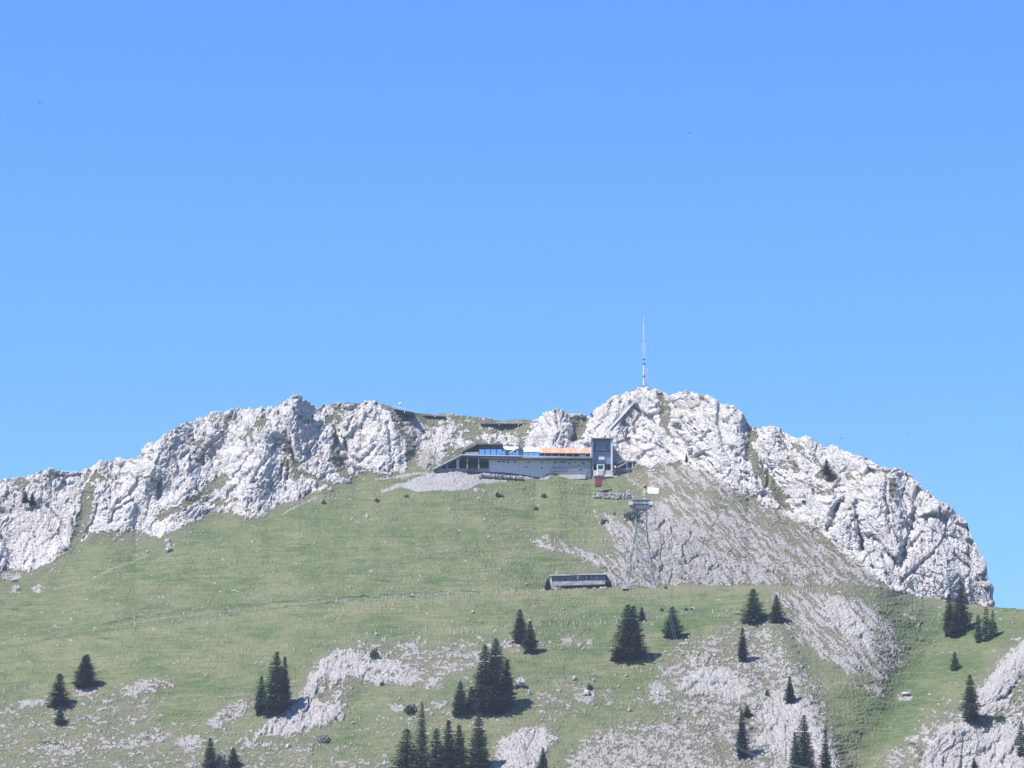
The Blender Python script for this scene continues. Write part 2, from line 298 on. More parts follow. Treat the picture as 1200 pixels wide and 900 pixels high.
B = stroke(B, [(726,552),(745,566),(756,572)], 4, 0.55)
B = stroke(B, [(560,676),(575,655),(600,638),(612,625)], 8, 0.22)
H = np.zeros(RX.shape)          # dense dark dwarf shrubs, plus painted shade of the track steps
for a in [(741,609,10,5,0.85,10),(709,614,6,3.5,0.6,0),(720,623,7,4,0.6,20),(60,872,18,3,0.6,0),(728,600,5,3,0.2,0),(715,668,12,4,0.5,10),(660,740,40,4,0.4,0),(650,730,25,3,0.5,0),(1160,835,14,6,0.35,0),(190,815,10,4,0.4,0),(388,512,6,12,0.45,0),(357,490,3,8,0.4,0)]: H = dab(H, *a)
H = stroke(H, [(120,732),(210,717),(300,709),(400,701),(480,697),(560,693)], 2.6, 0.56)  # shade of the upper track step, painted as a dark line
H = stroke(H, [(0,763),(60,750),(137,740),(200,731),(262,723),(300,717),(400,706)], 1.6, 0.56)  # shade of the lower track edge, painted as a dark line
H = stroke(H, [(330,760),(360,752),(382,753)], 4, 0.3)
H = paint(H, [(1030,697),(1150,712),(1130,730),(1060,722)], 0.25, 8)
H = paint(H, [(920,790),(960,810),(1010,860),(1000,880),(950,820)], 0.22, 8)
KB = blur(blur(np.clip(K, 0, .9), 14), 8)
H = stroke(H, [(120,729),(170,720),(210,714),(300,707),(400,699),(480,695),(640,688)], 1.2, 0.0)  # keeps a light edge above the painted step shade
B = stroke(B, [(120,735),(200,723),(300,712),(400,703),(480,698.5),(640,691)], 3.0, 0.44)
# direction of the rock grain: weights (up-right, steep, down-right)
WD = np.zeros(RX.shape); WD = paint(WD, SL_R, 1, 12); WD = paint(WD, [(905,690),(1060,690),(1070,800),(1000,900),(930,760)], 1, 12)
WD = paint(WD, [(900,500),(1060,550),(1000,600),(940,600)], 0.8, 14)
WU = np.zeros(RX.shape); WU = paint(WU, [(-80,440),(420,440),(480,560),(300,620),(-80,700)], 1, 20); WU = paint(WU, [(280,760),(420,760),(420,880),(280,880)], 1, 12); WU = paint(WU, [(1060,740),(1300,700),(1300,1000),(1060,1000)], 1, 12)
WU = paint(WU, [(690,450),(760,450),(720,540),(680,540)], 0.9, 8)
SMOOTH = np.zeros(RX.shape)
for a in [(50,625,40,28,0.75,0),(75,595,22,16,0.75,0),(130,610,22,14,0.6,-20),(200,590,15,10,0.6,0),(1100,650,40,30,0.4,0)]: SMOOTH = dab(SMOOTH, *a)

# ------------------------------------------------------------------ grids
xs = np.concatenate([-50 - np.geomspace(1, 850, 40)[::-1], np.arange(-50, 1250.1, 0.84), 1250 + np.geomspace(1, 850, 40)]).astype(np.float64)
NC = len(xs)
wild = perlin(xs / 9, xs * 0 + 3.3, 5) * 1.6 + perlin(xs / 3.6, xs * 0 + 1.3, 6) * 1.3 + perlin(xs / 1.7, xs * 0 + 7.3, 7) * 0.7
soft_top = np.interp(xs, [440, 450, 625, 632], [1, 0.35, 0.35, 1])
y_b = line(BROW, xs)
J = sstep(560, 680, xs)
y_low = y_b + 7 * J
y_top = np.minimum(line(SKY_LINE, xs), y_low - 3); wild = wild * soft_top * 0.9 * (y_top < y_low - 8)
# front sheet rows: 965 px up to the brow
NF, NB = 330, 292
tf = np.linspace(0, 1, NF)[:, None]; YF = 965 + (y_b[None, :] - 965) * tf; XF = np.repeat(xs[None, :], NF, 0)
tb = np.linspace(0, 1, NB)[:, None]; YB = y_low[None, :] + (y_top - y_low)[None, :] * tb; XB = np.repeat(xs[None, :], NB, 0)
def integrate(X, Y, D0, field):
    D = np.empty_like(Y); D[0] = D0
    for i in range(1, Y.shape[0]):
        ym = (Y[i] + Y[i - 1]) / 2; te = tan_e(ym); s = samp(field, X[i], ym)
        D[i] = D[i - 1] * (1 + (Y[i - 1] - Y[i]) / FPX * (1 + te * te) / np.maximum(s - te, 0.12))
    return D
D_bot = np.interp(xs, [-900, 0, 300, 600, 900, 1050, 1200, 2100], [1180, 1150, 1125, 1102, 1095, 1100, 1085, 1085])
DF = integrate(XF, YF, D_bot, S)
DBROW = DF[-1].copy()
D_low = DBROW * (1 - J) + J * np.maximum(DBROW + 4, np.interp(xs, [560, 640, 800, 900, 1000, 1100, 1165, 2100], [1278, 1289, 1300, 1298, 1298, 1296, 1300, 1300]))
D_low = np.convolve(np.pad(D_low, 40, mode='edge'), np.ones(81) / 81, mode='valid') * J + D_low * (1 - J)
DB = integrate(XB, YB, D_low, S)
YB = YB + wild[None, :] * tb ** 10
# even out shear between neighbouring columns
def smooth_cols(D, r):
    Dp = np.pad(D, ((0, 0), (r, r)), mode='edge'); c = np.cumsum(np.pad(Dp, ((0, 0), (1, 0))), axis=1); n = D.shape[1]
    return (c[:, 2 * r + 1:2 * r + 1 + n] - c[:, :n]) / (2 * r + 1)
DB = smooth_cols(DB, 22); DF = smooth_cols(DF, 34)
seam = (DF[-1] * (1 - J) + DB[0] * J); DB += ((1 - J) * (DF[-1] - DB[0]))[None, :]
wsm = sstep(548, 580, YB) * sstep(745, 690, XB); DB = DB * (1 - wsm) + smooth_cols(smooth_cols(DB, 60), 60) * wsm
DB += ((1 - J) * (DF[-1] - DB[0]))[None, :] * np.exp(-tb * 6)
# level terrace under the restaurant and the station
jc = [int(np.argmin(abs(xs - q))) for q in range(500, 726, 5)]
D_TERR = float(np.mean([DB[int(np.argmin(abs(YB[:, j] - 555)))][j] for j in jc]))
yb_t = np.interp(xs, [430, 508, 570, 590, 655, 725, 745], [553, 550, 551, 554.5, 557, 557.5, 549])
dl = np.array([D_TERR - np.interp(-yb_t[j], -YB[:, j], DB[:, j]) for j in range(len(xs))])
dl = np.convolve(np.pad(dl, 30, mode='edge'), np.ones(61) / 61, mode='valid')
dl = dl * sstep(420, 500, xs) * sstep(840, 750, xs)
DB += dl[None, :] * sstep(640, 552, YB)
XBw = XB + 4 * fbm(XB / 30, YB / 30, 2, 91); YBw = YB
edge_b = sstep(0, 0.05, tb) * 1.0
DB += samp(R, XBw, YBw) * (edge_b + (1 - edge_b) * J[None, :])
DF += samp(R, XF + 4 * fbm(XF / 30, YF / 30, 2, 92), YF) * sstep(1, 0.93, tf)
# track benches: extra depth where the track runs
def bench(X, Y, D, pts, amp):
    d = Y - line(pts, X); return D + amp * np.where((X > pts[0][0]) & (X < pts[-1][0]), 1 / (1 + np.exp(d * 1.4)) * np.exp(-np.maximum(-d, 0) / 9), 0) * sstep(pts[0][0], pts[0][0] + 60, X) * sstep(pts[-1][0], pts[-1][0] - 90, X)
DB = bench(XB, YB, DB, TRK2, 2.2)
DF_l = line(TRK, xs)

def relief(X, Y, D, front):
    """rock mask + displacement (metres along the normal) for a sheet"""
    sh = X.shape; x = X.ravel(); y = Y.ravel()
    k = 1.0
    wx = x + 2.6 * fbm(x / 14, y / 14, 3, 31) ; wy = y + 2.2 * fbm(x / 14, y / 14, 3, 47)
    dens = samp(K, wx, wy) * np.clip(1 - .75 * sstep(1245, 1300, x) - .6 * sstep(-45, -90, x) * (y > 690), 0, 1); dry = samp(G, x, y); bare = samp(B, x + (wx - x) * .3, y + (wy - y) * .3); shr_shade = samp(H, wx, wy)
    wd = samp(WD, x, y); wu = samp(WU, x, y); sm = samp(SMOOTH, x, y)
    # three grain directions
    def rot(a, sx, sy):
        c, s = math.cos(math.radians(a)), math.sin(math.radians(a))
        return (wx * c + wy * s) / sx, (-wx * s + wy * c) / sy
    nh = fbm(*rot(0, 8, 3.6), 4, 3, .8); 
    nd = fbm(*rot(46, 30, 3.8), 4, 23, .72); nu = fbm(*rot(-50, 14, 4), 4, 53, .72)
    w0 = np.clip(1 - wd - wu, 0, 1)
    n = (nh * w0 + nd * wd + nu * wu) / np.sqrt(w0 ** 2 + wd ** 2 + wu ** 2 + 1e-6)
    nf = fbm(x / 2.6, y / 2.0, 2, 77, .7)
    un = to_unit(n * .8 + nf * .3, 0.36)
    def cells(a, sx, sy, seed):
        c, s = math.cos(math.radians(a)), math.sin(math.radians(a)); F1, F2, fc, lv = worley((x * c + y * s) / sx, (-x * s + y * c) / sy, seed)
        return lv, sstep(.02, .16, F2 - F1)
    la, ga = cells(4, 5.6, 2.9, 701); lb, gb_ = cells(-30, 3.0, 1.8, 702); lc, gc = cells(42, 6.5, 2.0, 703)
    la = la * (1 - wd) + lc * wd; ga = ga * (1 - wd) + gc * wd
    kw = wd * .34; u = np.clip((.50 + kw) * un + (.32 - kw * .7) * la + (.18 - kw * .3) * lb, 0, 1); u = (u - .5) * (1.45 - .3 * wd) + .5
    u = u + (1 - ga) * .22 * sstep(.95, .8, dens)
    clus = fbm(wx / 26, wy / 11, 3, 611); mid = sstep(.10, .3, dens) * sstep(1.02, .80, dens)
    dens = np.clip(dens + (.30 * mid + .045 * (dens > .9)) * clus, 0, 1)
    rock = sstep(-0.08, 0.08, dens - u)
    rocky = rock > 0.02
    disp = np.zeros(x.shape, np.float32)
    # grass relief: swells, terracettes, tussocks
    terr = perlin(wx / 26, (wy + 1.5 * fbm(x / 40, y / 40, 2, 61)) / 2.6, 71)
    g = 0.40 * fbm(x / 24, y / 10, 3, 63) + 0.28 * terr + 0.26 * nf
    disp += (g * (1 - rock)).astype(np.float32)
    disp += (shr_shade * (0.5 + 0.9 * np.abs(perlin(x / 2.2, y / 1.8, 88)))).astype(np.float32)
    # rock relief: tilted facets and joints at several sizes, grain by region
    idx = np.nonzero(rocky)[0]
    xr, yr = wx[idx], wy[idx]
    def blocks(a, sx, sy, seed, lev, tilt, crack, cw):
        c, s = math.cos(math.radians(a)), math.sin(math.radians(a))
        F1, F2, fac, lv = worley((xr * c + yr * s) / sx, (-xr * s + yr * c) / sy, seed)
        return lev * (lv - .5) + tilt * fac - crack * sstep(cw, 0, F2 - F1)
    def stack(a, seed):
        return (blocks(a, 36, 22, seed, .8, 2.4, 1.8, .06) + blocks(a - 22, 21, 9.5, seed + 1, .9, 2.5, 1.5, .07)
                + blocks(a + 12, 13.0, 3.8, seed + 2, 0.35, .85, .55, .12) + blocks(a - 8, 8.0, 1.8, seed + 3, .16, .36, .24, .16) + blocks(a + 30, 3.4, 2.4, seed + 4, .10, .30, .13, .16))
    W0, WDr, WUr = w0[idx], wd[idx], wu[idx]
    h = stack(66, 100) * W0 + stack(40, 200) * WDr + stack(-58, 300) * WUr
    h *= .57
    h += .5 * ridged(xr / 44, yr / 52, 3, 400) * (1 - .5 * sm[idx]) + 0.2 * fbm(xr / 3.2, yr / 3.2, 3, 420)
    streak = perlin(xr / 2.2, yr / 16, 431) * 0.35
    h = h * (1 - .72 * sm[idx]) + streak * sm[idx]
    dn = dens[idx]
    amp = 0.16 + 0.84 * sstep(0.6, 0.97, dn)
    if front: amp = amp * 0.60
    disp[idx] = disp[idx] + (rock[idx] * (h * amp + 0.34)).astype(np.float32)
    disp = disp - (0.15 * sstep(.2, .8, bare)).astype(np.float32)
    tr2 = perlin(wx / 48 + 3, (wy + 3 * np.sin(x / 170.0)) / 1.9, 951); tmk = sstep(-.1, .5, fbm(x / 80, y / 30, 2, 961)) * sstep(.3, .15, dens)
    dry = dry + .75 * tr2 * tmk; shr_shade = shr_shade + .42 * sstep(.28, .55, -tr2) * tmk
    gv = np.clip(dry + 0.50 * fbm(x / 60, y / 22, 3, 501) + 0.26 * fbm(x / 11, y / 6, 3, 511) + .20 * fbm(x / 3.4, y / 2.0, 2, 521, .8), 0, 1)
    return rock.reshape(sh), disp.reshape(sh), np.stack([rock, gv, np.clip(bare, 0, 1), np.clip(shr_shade, 0, 1), np.clip(np.maximum(dens, .95 * samp(KB, wx, wy)), 0, 1), samp(WTH, wx, wy)], -1).reshape(sh + (6,))

def base_points(X, Y, D):
    px, py, pz = P(X, Y, D); return np.stack([px, py * np.ones_like(px), pz], -1)
def normals(Pt):
    du = np.gradient(Pt, axis=1); dv = np.gradient(Pt, axis=0)
    n = np.cross(du, dv); n /= np.linalg.norm(n, axis=-1, keepdims=True) + 1e-9
    n = np.where(n[..., 1:2] > 0, -n, n)
    return n
def smooth_n(n, r):
    for ax in (0, 1):
        p = [(0, 0)] * 3; p[ax] = (r + 1, r); c = np.cumsum(np.pad(n, p, mode='edge'), axis=ax); m = n.shape[ax]
        n = (np.take(c, np.arange(2 * r + 1, m + 2 * r + 1), axis=ax) - np.take(c, np.arange(0, m), axis=ax)) / (2 * r + 1)
    return n / (np.linalg.norm(n, axis=-1, keepdims=True) + 1e-9)
rockF, dispF, colF = relief(XF, YF, DF, True)
rockB, dispB, colB = relief(XB, YB, DB, False)
PF = base_points(XF, YF, DF); PB = base_points(XB, YB, DB)
nF = smooth_n(normals(PF), 6); nB = smooth_n(normals(PB), 6)
# both sheets share the displacement on the seam where they meet
sg = (1 - J)[None, :, None]
PF = PF + nF * (dispF * np.ones_like(tf))[..., None]
PB = PB + nB * dispB[..., None]
PB += sg * (PF[-1] - PB[0])[None] * np.exp(-tb * 40)[..., None]
# hidden ground: behind the brow, behind the crest, down to the valley
fall = (sstep(-250, -880, xs) + sstep(1450, 2080, xs))[:, None]
def fade_sides(A): A = A.copy(); A[..., 2] = A[..., 2] * (1 - fall[:, 0]) - 6 * fall[:, 0]; return A
foot = []
for k in range(28, 0, -1):
    s = (k / 28.0); p = PF[0].copy(); z0 = p[:, 2].copy()
    p[:, 1] = p[:, 1] * (1 - s) + 240 * s; p[:, 2] = z0 * (1 - s) ** 1.25 - 8 * s; foot.append(p)
hid = []
for k in range(1, 9):
    s = k / 8.0; p = PF[-1].copy(); a = J[:, None]
    p = p * (1 + (0.035 * s * a)); p[:, 2] -= (18 * s * s * a)[:, 0] + 0.4 * s; p[:, 1] += (1 - a[:, 0]) * 3.0 * s; hid.append(p)
PFall = np.concatenate([np.array(foot), PF, np.array(hid)], 0)
c_foot = np.repeat(colF[:1], 28, 0)
for k in range(28):
    pk = PFall[k]; nn = fbm(pk[:, 0] / 40, pk[:, 1] / 40, 3, 881); keep = (k / 28.0) ** 3
    c_foot[k, :, 0] = c_foot[k, :, 0] * keep + .5 * sstep(.45, .8, nn) * (1 - keep); c_foot[k, :, 1] = .45 + .35 * nn; c_foot[k, :, 2] = 0; c_foot[k, :, 3] = .5 * sstep(.3, .7, -nn); c_foot[k, :, 4] *= keep
cf = np.concatenate([c_foot, colF, np.repeat(colF[-1:], 8, 0)], 0)
pre = []
for k in range(6, 0, -1):
    p = PB[0].copy(); p[:, 2] -= 5.0 * k * J + 0.15 * k; p[:, 1] += 0.6 * k; pre.append(p)
crest = []
for k in range(1, 34):
    s = 1.0 * (1.17 ** k - 1); p = PB[-1].copy(); p[:, 1] += s * 1.25 + .4; 
    p[:, 2] = p[:, 2] - np.minimum(s * 0.8 + .15, p[:, 2] + 8 + s * .002); p[:, 0] += perlin(xs / 20, xs * 0 + k * .3, 9) * min(s * .1, 6); crest.append(p)
PBall = np.concatenate([np.array(pre), PB, np.array(crest)], 0)
cb = np.concatenate([np.repeat(colB[:1], 6, 0), colB, np.repeat(colB[-1:], 33, 0)], 0)
PFall = fade_sides(PFall); PBall = fade_sides(PBall)

def surf(x, y, sheet=None):
    """a point on the finished ground seen at photo pixel x, y"""
    if sheet is None: sheet = 'F' if y > float(line(BROW, x)) else 'B'
    j = int(np.clip(np.searchsorted(xs, x), 1, NC - 1)); j = j if abs(xs[j] - x) < abs(xs[j - 1] - x) else j - 1
    A, Y = (PF, YF) if sheet == 'F' else (PB, YB)
    i = int(np.argmin(np.abs(Y[:, j] - y))); return Vector(A[i, j])
def depth(x, y, sheet=None): return surf(x, y, sheet).y

# ------------------------------------------------------------------ materials
def mat(name, base, rough=0.8, metal=0.0, noise=0.0, scale=1.0, spec=0.3, bump=0.0, col2=None):
    m = bpy.data.materials.new(name); m.use_nodes = True; nt = m.node_tree; b = nt.nodes['Principled BSDF']
    b.inputs['Roughness'].default_value = rough; b.inputs['Metallic'].default_value = metal
    b.inputs['Specular IOR Level'].default_value = spec
    c1 = tuple(base) + (1,); c2 = tuple(col2) + (1,) if col2 else tuple(min(1, v * (1 - noise)) for v in base) + (1,)
    tc = nt.nodes.new('ShaderNodeTexCoord'); n = nt.nodes.new('ShaderNodeTexNoise'); n.inputs['Scale'].default_value = scale; n.inputs['Detail'].default_value = 4
    nt.links.new(tc.outputs['Object'], n.inputs['Vector'])
    mx = nt.nodes.new('ShaderNodeMix'); mx.data_type = 'RGBA'; mx.inputs[6].default_value = c1; mx.inputs[7].default_value = c2
    rp = nt.nodes.new('ShaderNodeMapRange'); rp.inputs[1].default_value = .38; rp.inputs[2].default_value = .62
    nt.links.new(n.outputs[0], rp.inputs[0]); nt.links.new(rp.outputs[0], mx.inputs[0]); nt.links.new(mx.outputs[2], b.inputs['Base Color'])
    if bump:
        bp = nt.nodes.new('ShaderNodeBump'); bp.inputs['Strength'].default_value = bump; bp.inputs['Distance'].default_value = .2
        nt.links.new(n.outputs[0], bp.inputs['Height']); nt.links.new(bp.outputs[0], b.inputs['Normal'])
    return m
def terrain_mat():
    m = bpy.data.materials.new('limestone_and_turf'); m.use_nodes = True; nt = m.node_tree; N = nt.nodes; L = nt.links
    b = N['Principled BSDF']; b.inputs['Roughness'].default_value = .9; b.inputs['Specular IOR Level'].default_value = .15
    at = N.new('ShaderNodeAttribute'); at.attribute_name = 'ground_mix'; sp = N.new('ShaderNodeSeparateColor'); L.new(at.outputs['Color'], sp.inputs[0])
    geo = N.new('ShaderNodeNewGeometry')
    def noise(scale, detail=4, rough=.6, vec=None, stretch=None):
        n = N.new('ShaderNodeTexNoise'); n.inputs['Scale'].default_value = scale; n.inputs['Detail'].default_value = detail; n.inputs['Roughness'].default_value = rough
        if stretch:
            mp = N.new('ShaderNodeMapping'); mp.inputs['Scale'].default_value = stretch[0]; mp.inputs['Rotation'].default_value = stretch[1]; L.new(geo.outputs['Position'], mp.inputs[0]); L.new(mp.outputs[0], n.inputs['Vector'])
        else: L.new(geo.outputs['Position'], n.inputs['Vector'])
        return n.outputs[0]
    def mr(v, a, b_, c=0., d=1.):
        r = N.new('ShaderNodeMapRange'); r.inputs[1].default_value = a; r.inputs[2].default_value = b_; r.inputs[3].default_value = c; r.inputs[4].default_value = d; L.new(v, r.inputs[0]); return r.outputs[0]
    def mix(f, a, c, mode='MIX'):
        x = N.new('ShaderNodeMix'); x.data_type = 'RGBA'; x.blend_type = mode
        if isinstance(f, (int, float)): x.inputs[0].default_value = f
        else: L.new(f, x.inputs[0])
        for i, v in ((6, a), (7, c)):
            if isinstance(v, tuple): x.inputs[i].default_value = v + (1,)
            else: L.new(v, x.inputs[i])
        return x.outputs[2]
    def math_(op, a, c):
        x = N.new('ShaderNodeMath'); x.operation = op
        for i, v in ((0, a), (1, c)):
            if isinstance(v, (int, float)): x.inputs[i].default_value = v
            else: L.new(v, x.inputs[i])
        return x.outputs[0]
    fine = noise(1.6, 5, .7); med = noise(.22, 4, .6); big = noise(.035, 3)
    grain = noise(.5, 5, .65, stretch=((1, .4, 3.2), (0, math.radians(35), 0)))
    rock = mix(mr(med, .35, .65), (.45, .425, .41), (.57, .545, .525))
    rock = mix(mr(grain, .54, .74, 0, .5), rock, (.34, .33, .33))
    rock = mix(mr(big, .50, .70, 0, .5), rock, (.46, .41, .34))
    stain = noise(.6, 4, .6, stretch=((1, 1, .12), (0, 0, 0))); rock = mix(mr(stain, .54, .70, 0, .35), rock, (.30, .285, .27))
    rock = mix(mr(fine, .60, .76, 0, .35), rock, (.28, .27, .27))
    weath = mix(mr(fine, .35, .65), (.21, .195, .178), (.385, .365, .34))
    a2 = N.new('ShaderNodeAttribute'); a2.attribute_name = 'stoniness'
    a3 = N.new('ShaderNodeAttribute'); a3.attribute_name = 'weathering'
    rock = mix(a3.outputs['Fac'], rock, weath)
    step = noise(1.0, 4, .65, stretch=((.10, .10, 1.3), (0, 0, 0)))
    lush = mix(mr(med, .35, .65), (.070, .104, .038), (.094, .128, .050))
    dry = mix(mr(fine, .35, .65), (.148, .154, .076), (.186, .182, .100))
    grass = mix(sp.outputs[1], lush, dry)
    grass = mix(mr(fine, .56, .68, 0, .55), grass, (.045, .075, .028))
    grass = mix(mr(noise(.9, 3, .7), .62, .74, 0, .6), grass, (.22, .21, .12))
    grass = mix(mr(step, .54, .66, 0, .55), grass, (.050, .080, .040))
    grass = mix(mr(step, .46, .34, 0, .5), grass, (.185, .19, .12))
    stony = mix(mr(fine, .40, .60), (.098, .098, .060), (.190, .178, .130))
    grass = mix(mr(a2.outputs['Fac'], .12, .50, 0, .85), grass, stony)
    shrub = mix(mr(fine, .4, .6), (.022, .050, .022), (.045, .080, .030))
    shf = mr(math_('ADD', at.outputs['Alpha'], math_('MULTIPLY', math_('SUBTRACT', fine, .5), .9)), .38, .55)
    grass = mix(shf, grass, shrub)  # shrub colour also draws the painted shade of the track steps
    rf = mr(math_('ADD', sp.outputs[0], math_('MULTIPLY', math_('SUBTRACT', fine, .5), .8)), .38, .58)
    c = mix(rf, grass, rock)
    dirt = mix(mr(fine, .35, .65), (.19, .18, .18), (.37, .35, .34))
    df = mr(math_('ADD', sp.outputs[2], math_('MULTIPLY', math_('SUBTRACT', fine, .5), .7)), .35, .65)
    c = mix(df, c, dirt)
    L.new(c, b.inputs['Base Color'])
    bp = N.new('ShaderNodeBump'); bp.inputs['Strength'].default_value = .9; bp.inputs['Distance'].default_value = .55
    vo = N.new('ShaderNodeTexVoronoi'); vo.feature = 'DISTANCE_TO_EDGE'; vo.inputs['Scale'].default_value = .55; L.new(geo.outputs['Position'], vo.inputs['Vector'])
    jt = math_('MULTIPLY', mr(vo.outputs['Distance'], 0, .10), math_('MULTIPLY', rf, .5))
    hh = math_('ADD', math_('ADD', fine, jt), math_('MULTIPLY', grain, .8)); L.new(hh, bp.inputs['Height']); L.new(bp.outputs[0], b.inputs['Normal'])
    return m
M_TERR = terrain_mat()

# ------------------------------------------------------------------ object helpers
def tag(o, label=None, cat=None, group=None, kind=None):
    if label: o['label'] = label
    if cat: o['category'] = cat
    if group: o['group'] = group
    if kind: o['kind'] = kind
    return o
def thing(name, label, cat, loc=(0, 0, 0), rz=0.0, group=None):
    o = bpy.data.objects.new(name, None); COL.objects.link(o); o.location = loc; o.rotation_euler = (0, 0, rz); o.empty_display_size = .5
    return tag(o, label, cat, group)
def fast_mesh(name, V, F4=None, F3=None, smooth=False):
    me = bpy.data.meshes.new(name); V = np.asarray(V, np.float32)
    F4 = np.zeros((0, 4), np.int32) if F4 is None else np.asarray(F4, np.int32).reshape(-1, 4)
    F3 = np.zeros((0, 3), np.int32) if F3 is None else np.asarray(F3, np.int32).reshape(-1, 3)
    me.vertices.add(len(V)); me.vertices.foreach_set('co', V.ravel())
    loops = np.concatenate([F4.ravel(), F3.ravel()]); me.loops.add(len(loops)); me.loops.foreach_set('vertex_index', loops)
    nf = len(F4) + len(F3); me.polygons.add(nf)
    ls = np.concatenate([np.arange(len(F4)) * 4, len(F4) * 4 + np.arange(len(F3)) * 3]).astype(np.int32)
    me.polygons.foreach_set('loop_start', ls)
    if smooth: me.polygons.foreach_set('use_smooth', np.ones(nf, bool))
    me.update(calc_edges=True); return me
class MB:
    def __init__(s): s.v = []; s.f = []
    def add(s, vs, fs):
        n = len(s.v); s.v += [tuple(v) for v in vs]; s.f += [tuple(i + n for i in f) for f in fs]; return s
    def box(s, x0, x1, y0, y1, z0, z1):
        return s.add([(x0,y0,z0),(x1,y0,z0),(x1,y1,z0),(x0,y1,z0),(x0,y0,z1),(x1,y0,z1),(x1,y1,z1),(x0,y1,z1)],
                     [(0,3,2,1),(4,5,6,7),(0,1,5,4),(1,2,6,5),(2,3,7,6),(3,0,4,7)])
    def pbox(s, x0, y0, x1, y1, d, dep):
        """box whose front face covers photo px x0..x1, y0(top)..y1(bottom) at distance d, running dep metres back"""
        a = P(x0, y1, d); c = P(x1, y0, d); return s.box(a[0], c[0], d, d + dep, a[2], c[2])
    def ppoly(s, pts, d, dep):
        q = [P(x, y, d) for x, y in pts]; n = len(q)
        vs = [(a[0], d, a[2]) for a in q] + [(a[0], d + dep, a[2]) for a in q]
        return s.add(vs, [tuple(range(n)), tuple(range(2 * n - 1, n - 1, -1))] + [(i, i + n, (i + 1) % n + n, (i + 1) % n) for i in range(n)])
    def bar(s, a, b, r, n=6, r2=None):
        a = Vector(a); b = Vector(b); ax = (b - a).normalized(); up = Vector((0, 0, 1)) if abs(ax.z) < .9 else Vector((1, 0, 0))
        u = ax.cross(up).normalized(); w = ax.cross(u); r2 = r if r2 is None else r2
        vs = [a + (u * math.cos(2 * math.pi * i / n) + w * math.sin(2 * math.pi * i / n)) * r for i in range(n)]
        vs += [b + (u * math.cos(2 * math.pi * i / n) + w * math.sin(2 * math.pi * i / n)) * r2 for i in range(n)]
        return s.add(vs, [(i, (i + 1) % n, (i + 1) % n + n, i + n) for i in range(n)] + [tuple(range(n - 1, -1, -1)), tuple(range(n, 2 * n))])
    def pbar(s, x0, y0, x1, y1, d, r, d2=None, n=6): return s.bar(P(x0, y0, d), P(x1, y1, d2 or d), r, n)
    def ball(s, c, r, nu=12, nv=8, sz=1.0):
        vs = [(c[0], c[1], c[2] + r * sz)]
        for j in range(1, nv):
            t = math.pi * j / nv
            vs += [(c[0] + r * math.sin(t) * math.cos(2 * math.pi * i / nu), c[1] + r * math.sin(t) * math.sin(2 * math.pi * i / nu), c[2] + r * sz * math.cos(t)) for i in range(nu)]
        vs.append((c[0], c[1], c[2] - r * sz)); fs = [(0, 1 + i, 1 + (i + 1) % nu) for i in range(nu)]
        for j in range(nv - 2):
            for i in range(nu): fs.append((1 + j * nu + i, 1 + (j + 1) * nu + i, 1 + (j + 1) * nu + (i + 1) % nu, 1 + j * nu + (i + 1) % nu))
        e = len(vs) - 1; fs += [(e, 1 + (nv - 2) * nu + (i + 1) % nu, 1 + (nv - 2) * nu + i) for i in range(nu)]
        return s.add(vs, fs)
    def build(s, name, m, parent=None, smooth=False, local=False):
        off = Vector((0, 0, 0))
        if parent is not None and not local:
            q = parent
            while q is not None: off += Vector(q.location); q = q.parent
        me = bpy.data.meshes.new(name); me.from_pydata([tuple(Vector(v) - off) for v in s.v], [], s.f)
        me.materials.append(m); me.update()
        if smooth:
            for p in me.polygons: p.use_smooth = True
        o = bpy.data.objects.new(name, me); COL.objects.link(o); o.parent = parent; return o

def sheet_object(name, A, C):
    r, c, _ = A.shape; idx = np.arange(r * c).reshape(r, c)
    F4 = np.stack([idx[:-1, :-1], idx[:-1, 1:], idx[1:, 1:], idx[1:, :-1]], -1).reshape(-1, 4)
    me = fast_mesh(name, A.reshape(-1, 3), F4); at = me.color_attributes.new('ground_mix', 'FLOAT_COLOR', 'POINT')
    at.data.foreach_set('color', C[..., :4].reshape(-1).astype(np.float32))
    st = me.attributes.new('stoniness', 'FLOAT', 'POINT'); st.data.foreach_set('value', C[..., 4].reshape(-1).astype(np.float32))
    st = me.attributes.new('weathering', 'FLOAT', 'POINT'); st.data.foreach_set('value', C[..., 5].reshape(-1).astype(np.float32)); me.materials.append(M_TERR)
    o = bpy.data.objects.new(name, me); COL.objects.link(o); o['kind'] = 'structure'; return o
sheet_object('summit_mountain', PBall, cb)
sheet_object('alpine_hillside', PFall, cf)
# valley floor reaching the horizon
gmat = mat('valley_meadow', (.09, .13, .05), .95, noise=.4, scale=.01)
gb = MB(); g_n = 24
for i in range(g_n + 1):
    for j in range(g_n + 1):
        gb.v.append((-6000 + 12000 * i / g_n, -6000 + 12000 * j / g_n, -2.2))
gb.f = [(i * (g_n + 1) + j, (i + 1) * (g_n + 1) + j, (i + 1) * (g_n + 1) + j + 1, i * (g_n + 1) + j + 1) for i in range(g_n) for j in range(g_n)]
gb.build('ground', gmat)['kind'] = 'structure'
# haze: thin even air
hz = MB().box(-6100, 6100, -6100, 6100, -4, 420)
hm = bpy.data.materials.new('thin_haze'); hm.use_nodes = True; hm.node_tree.nodes.clear()
ho = hm.node_tree.nodes.new('ShaderNodeOutputMaterial'); hv = hm.node_tree.nodes.new('ShaderNodeVolumePrincipled')
hv.inputs['Color'].default_value = (.72, .82, 1.0, 1); hv.inputs['Density'].default_value = 6.0e-5; hv.inputs['Anisotropy'].default_value = 0.1
hm.node_tree.links.new(hv.outputs[0], ho.inputs['Volume'])
hz.build('haze', hm)['kind'] = 'stuff'

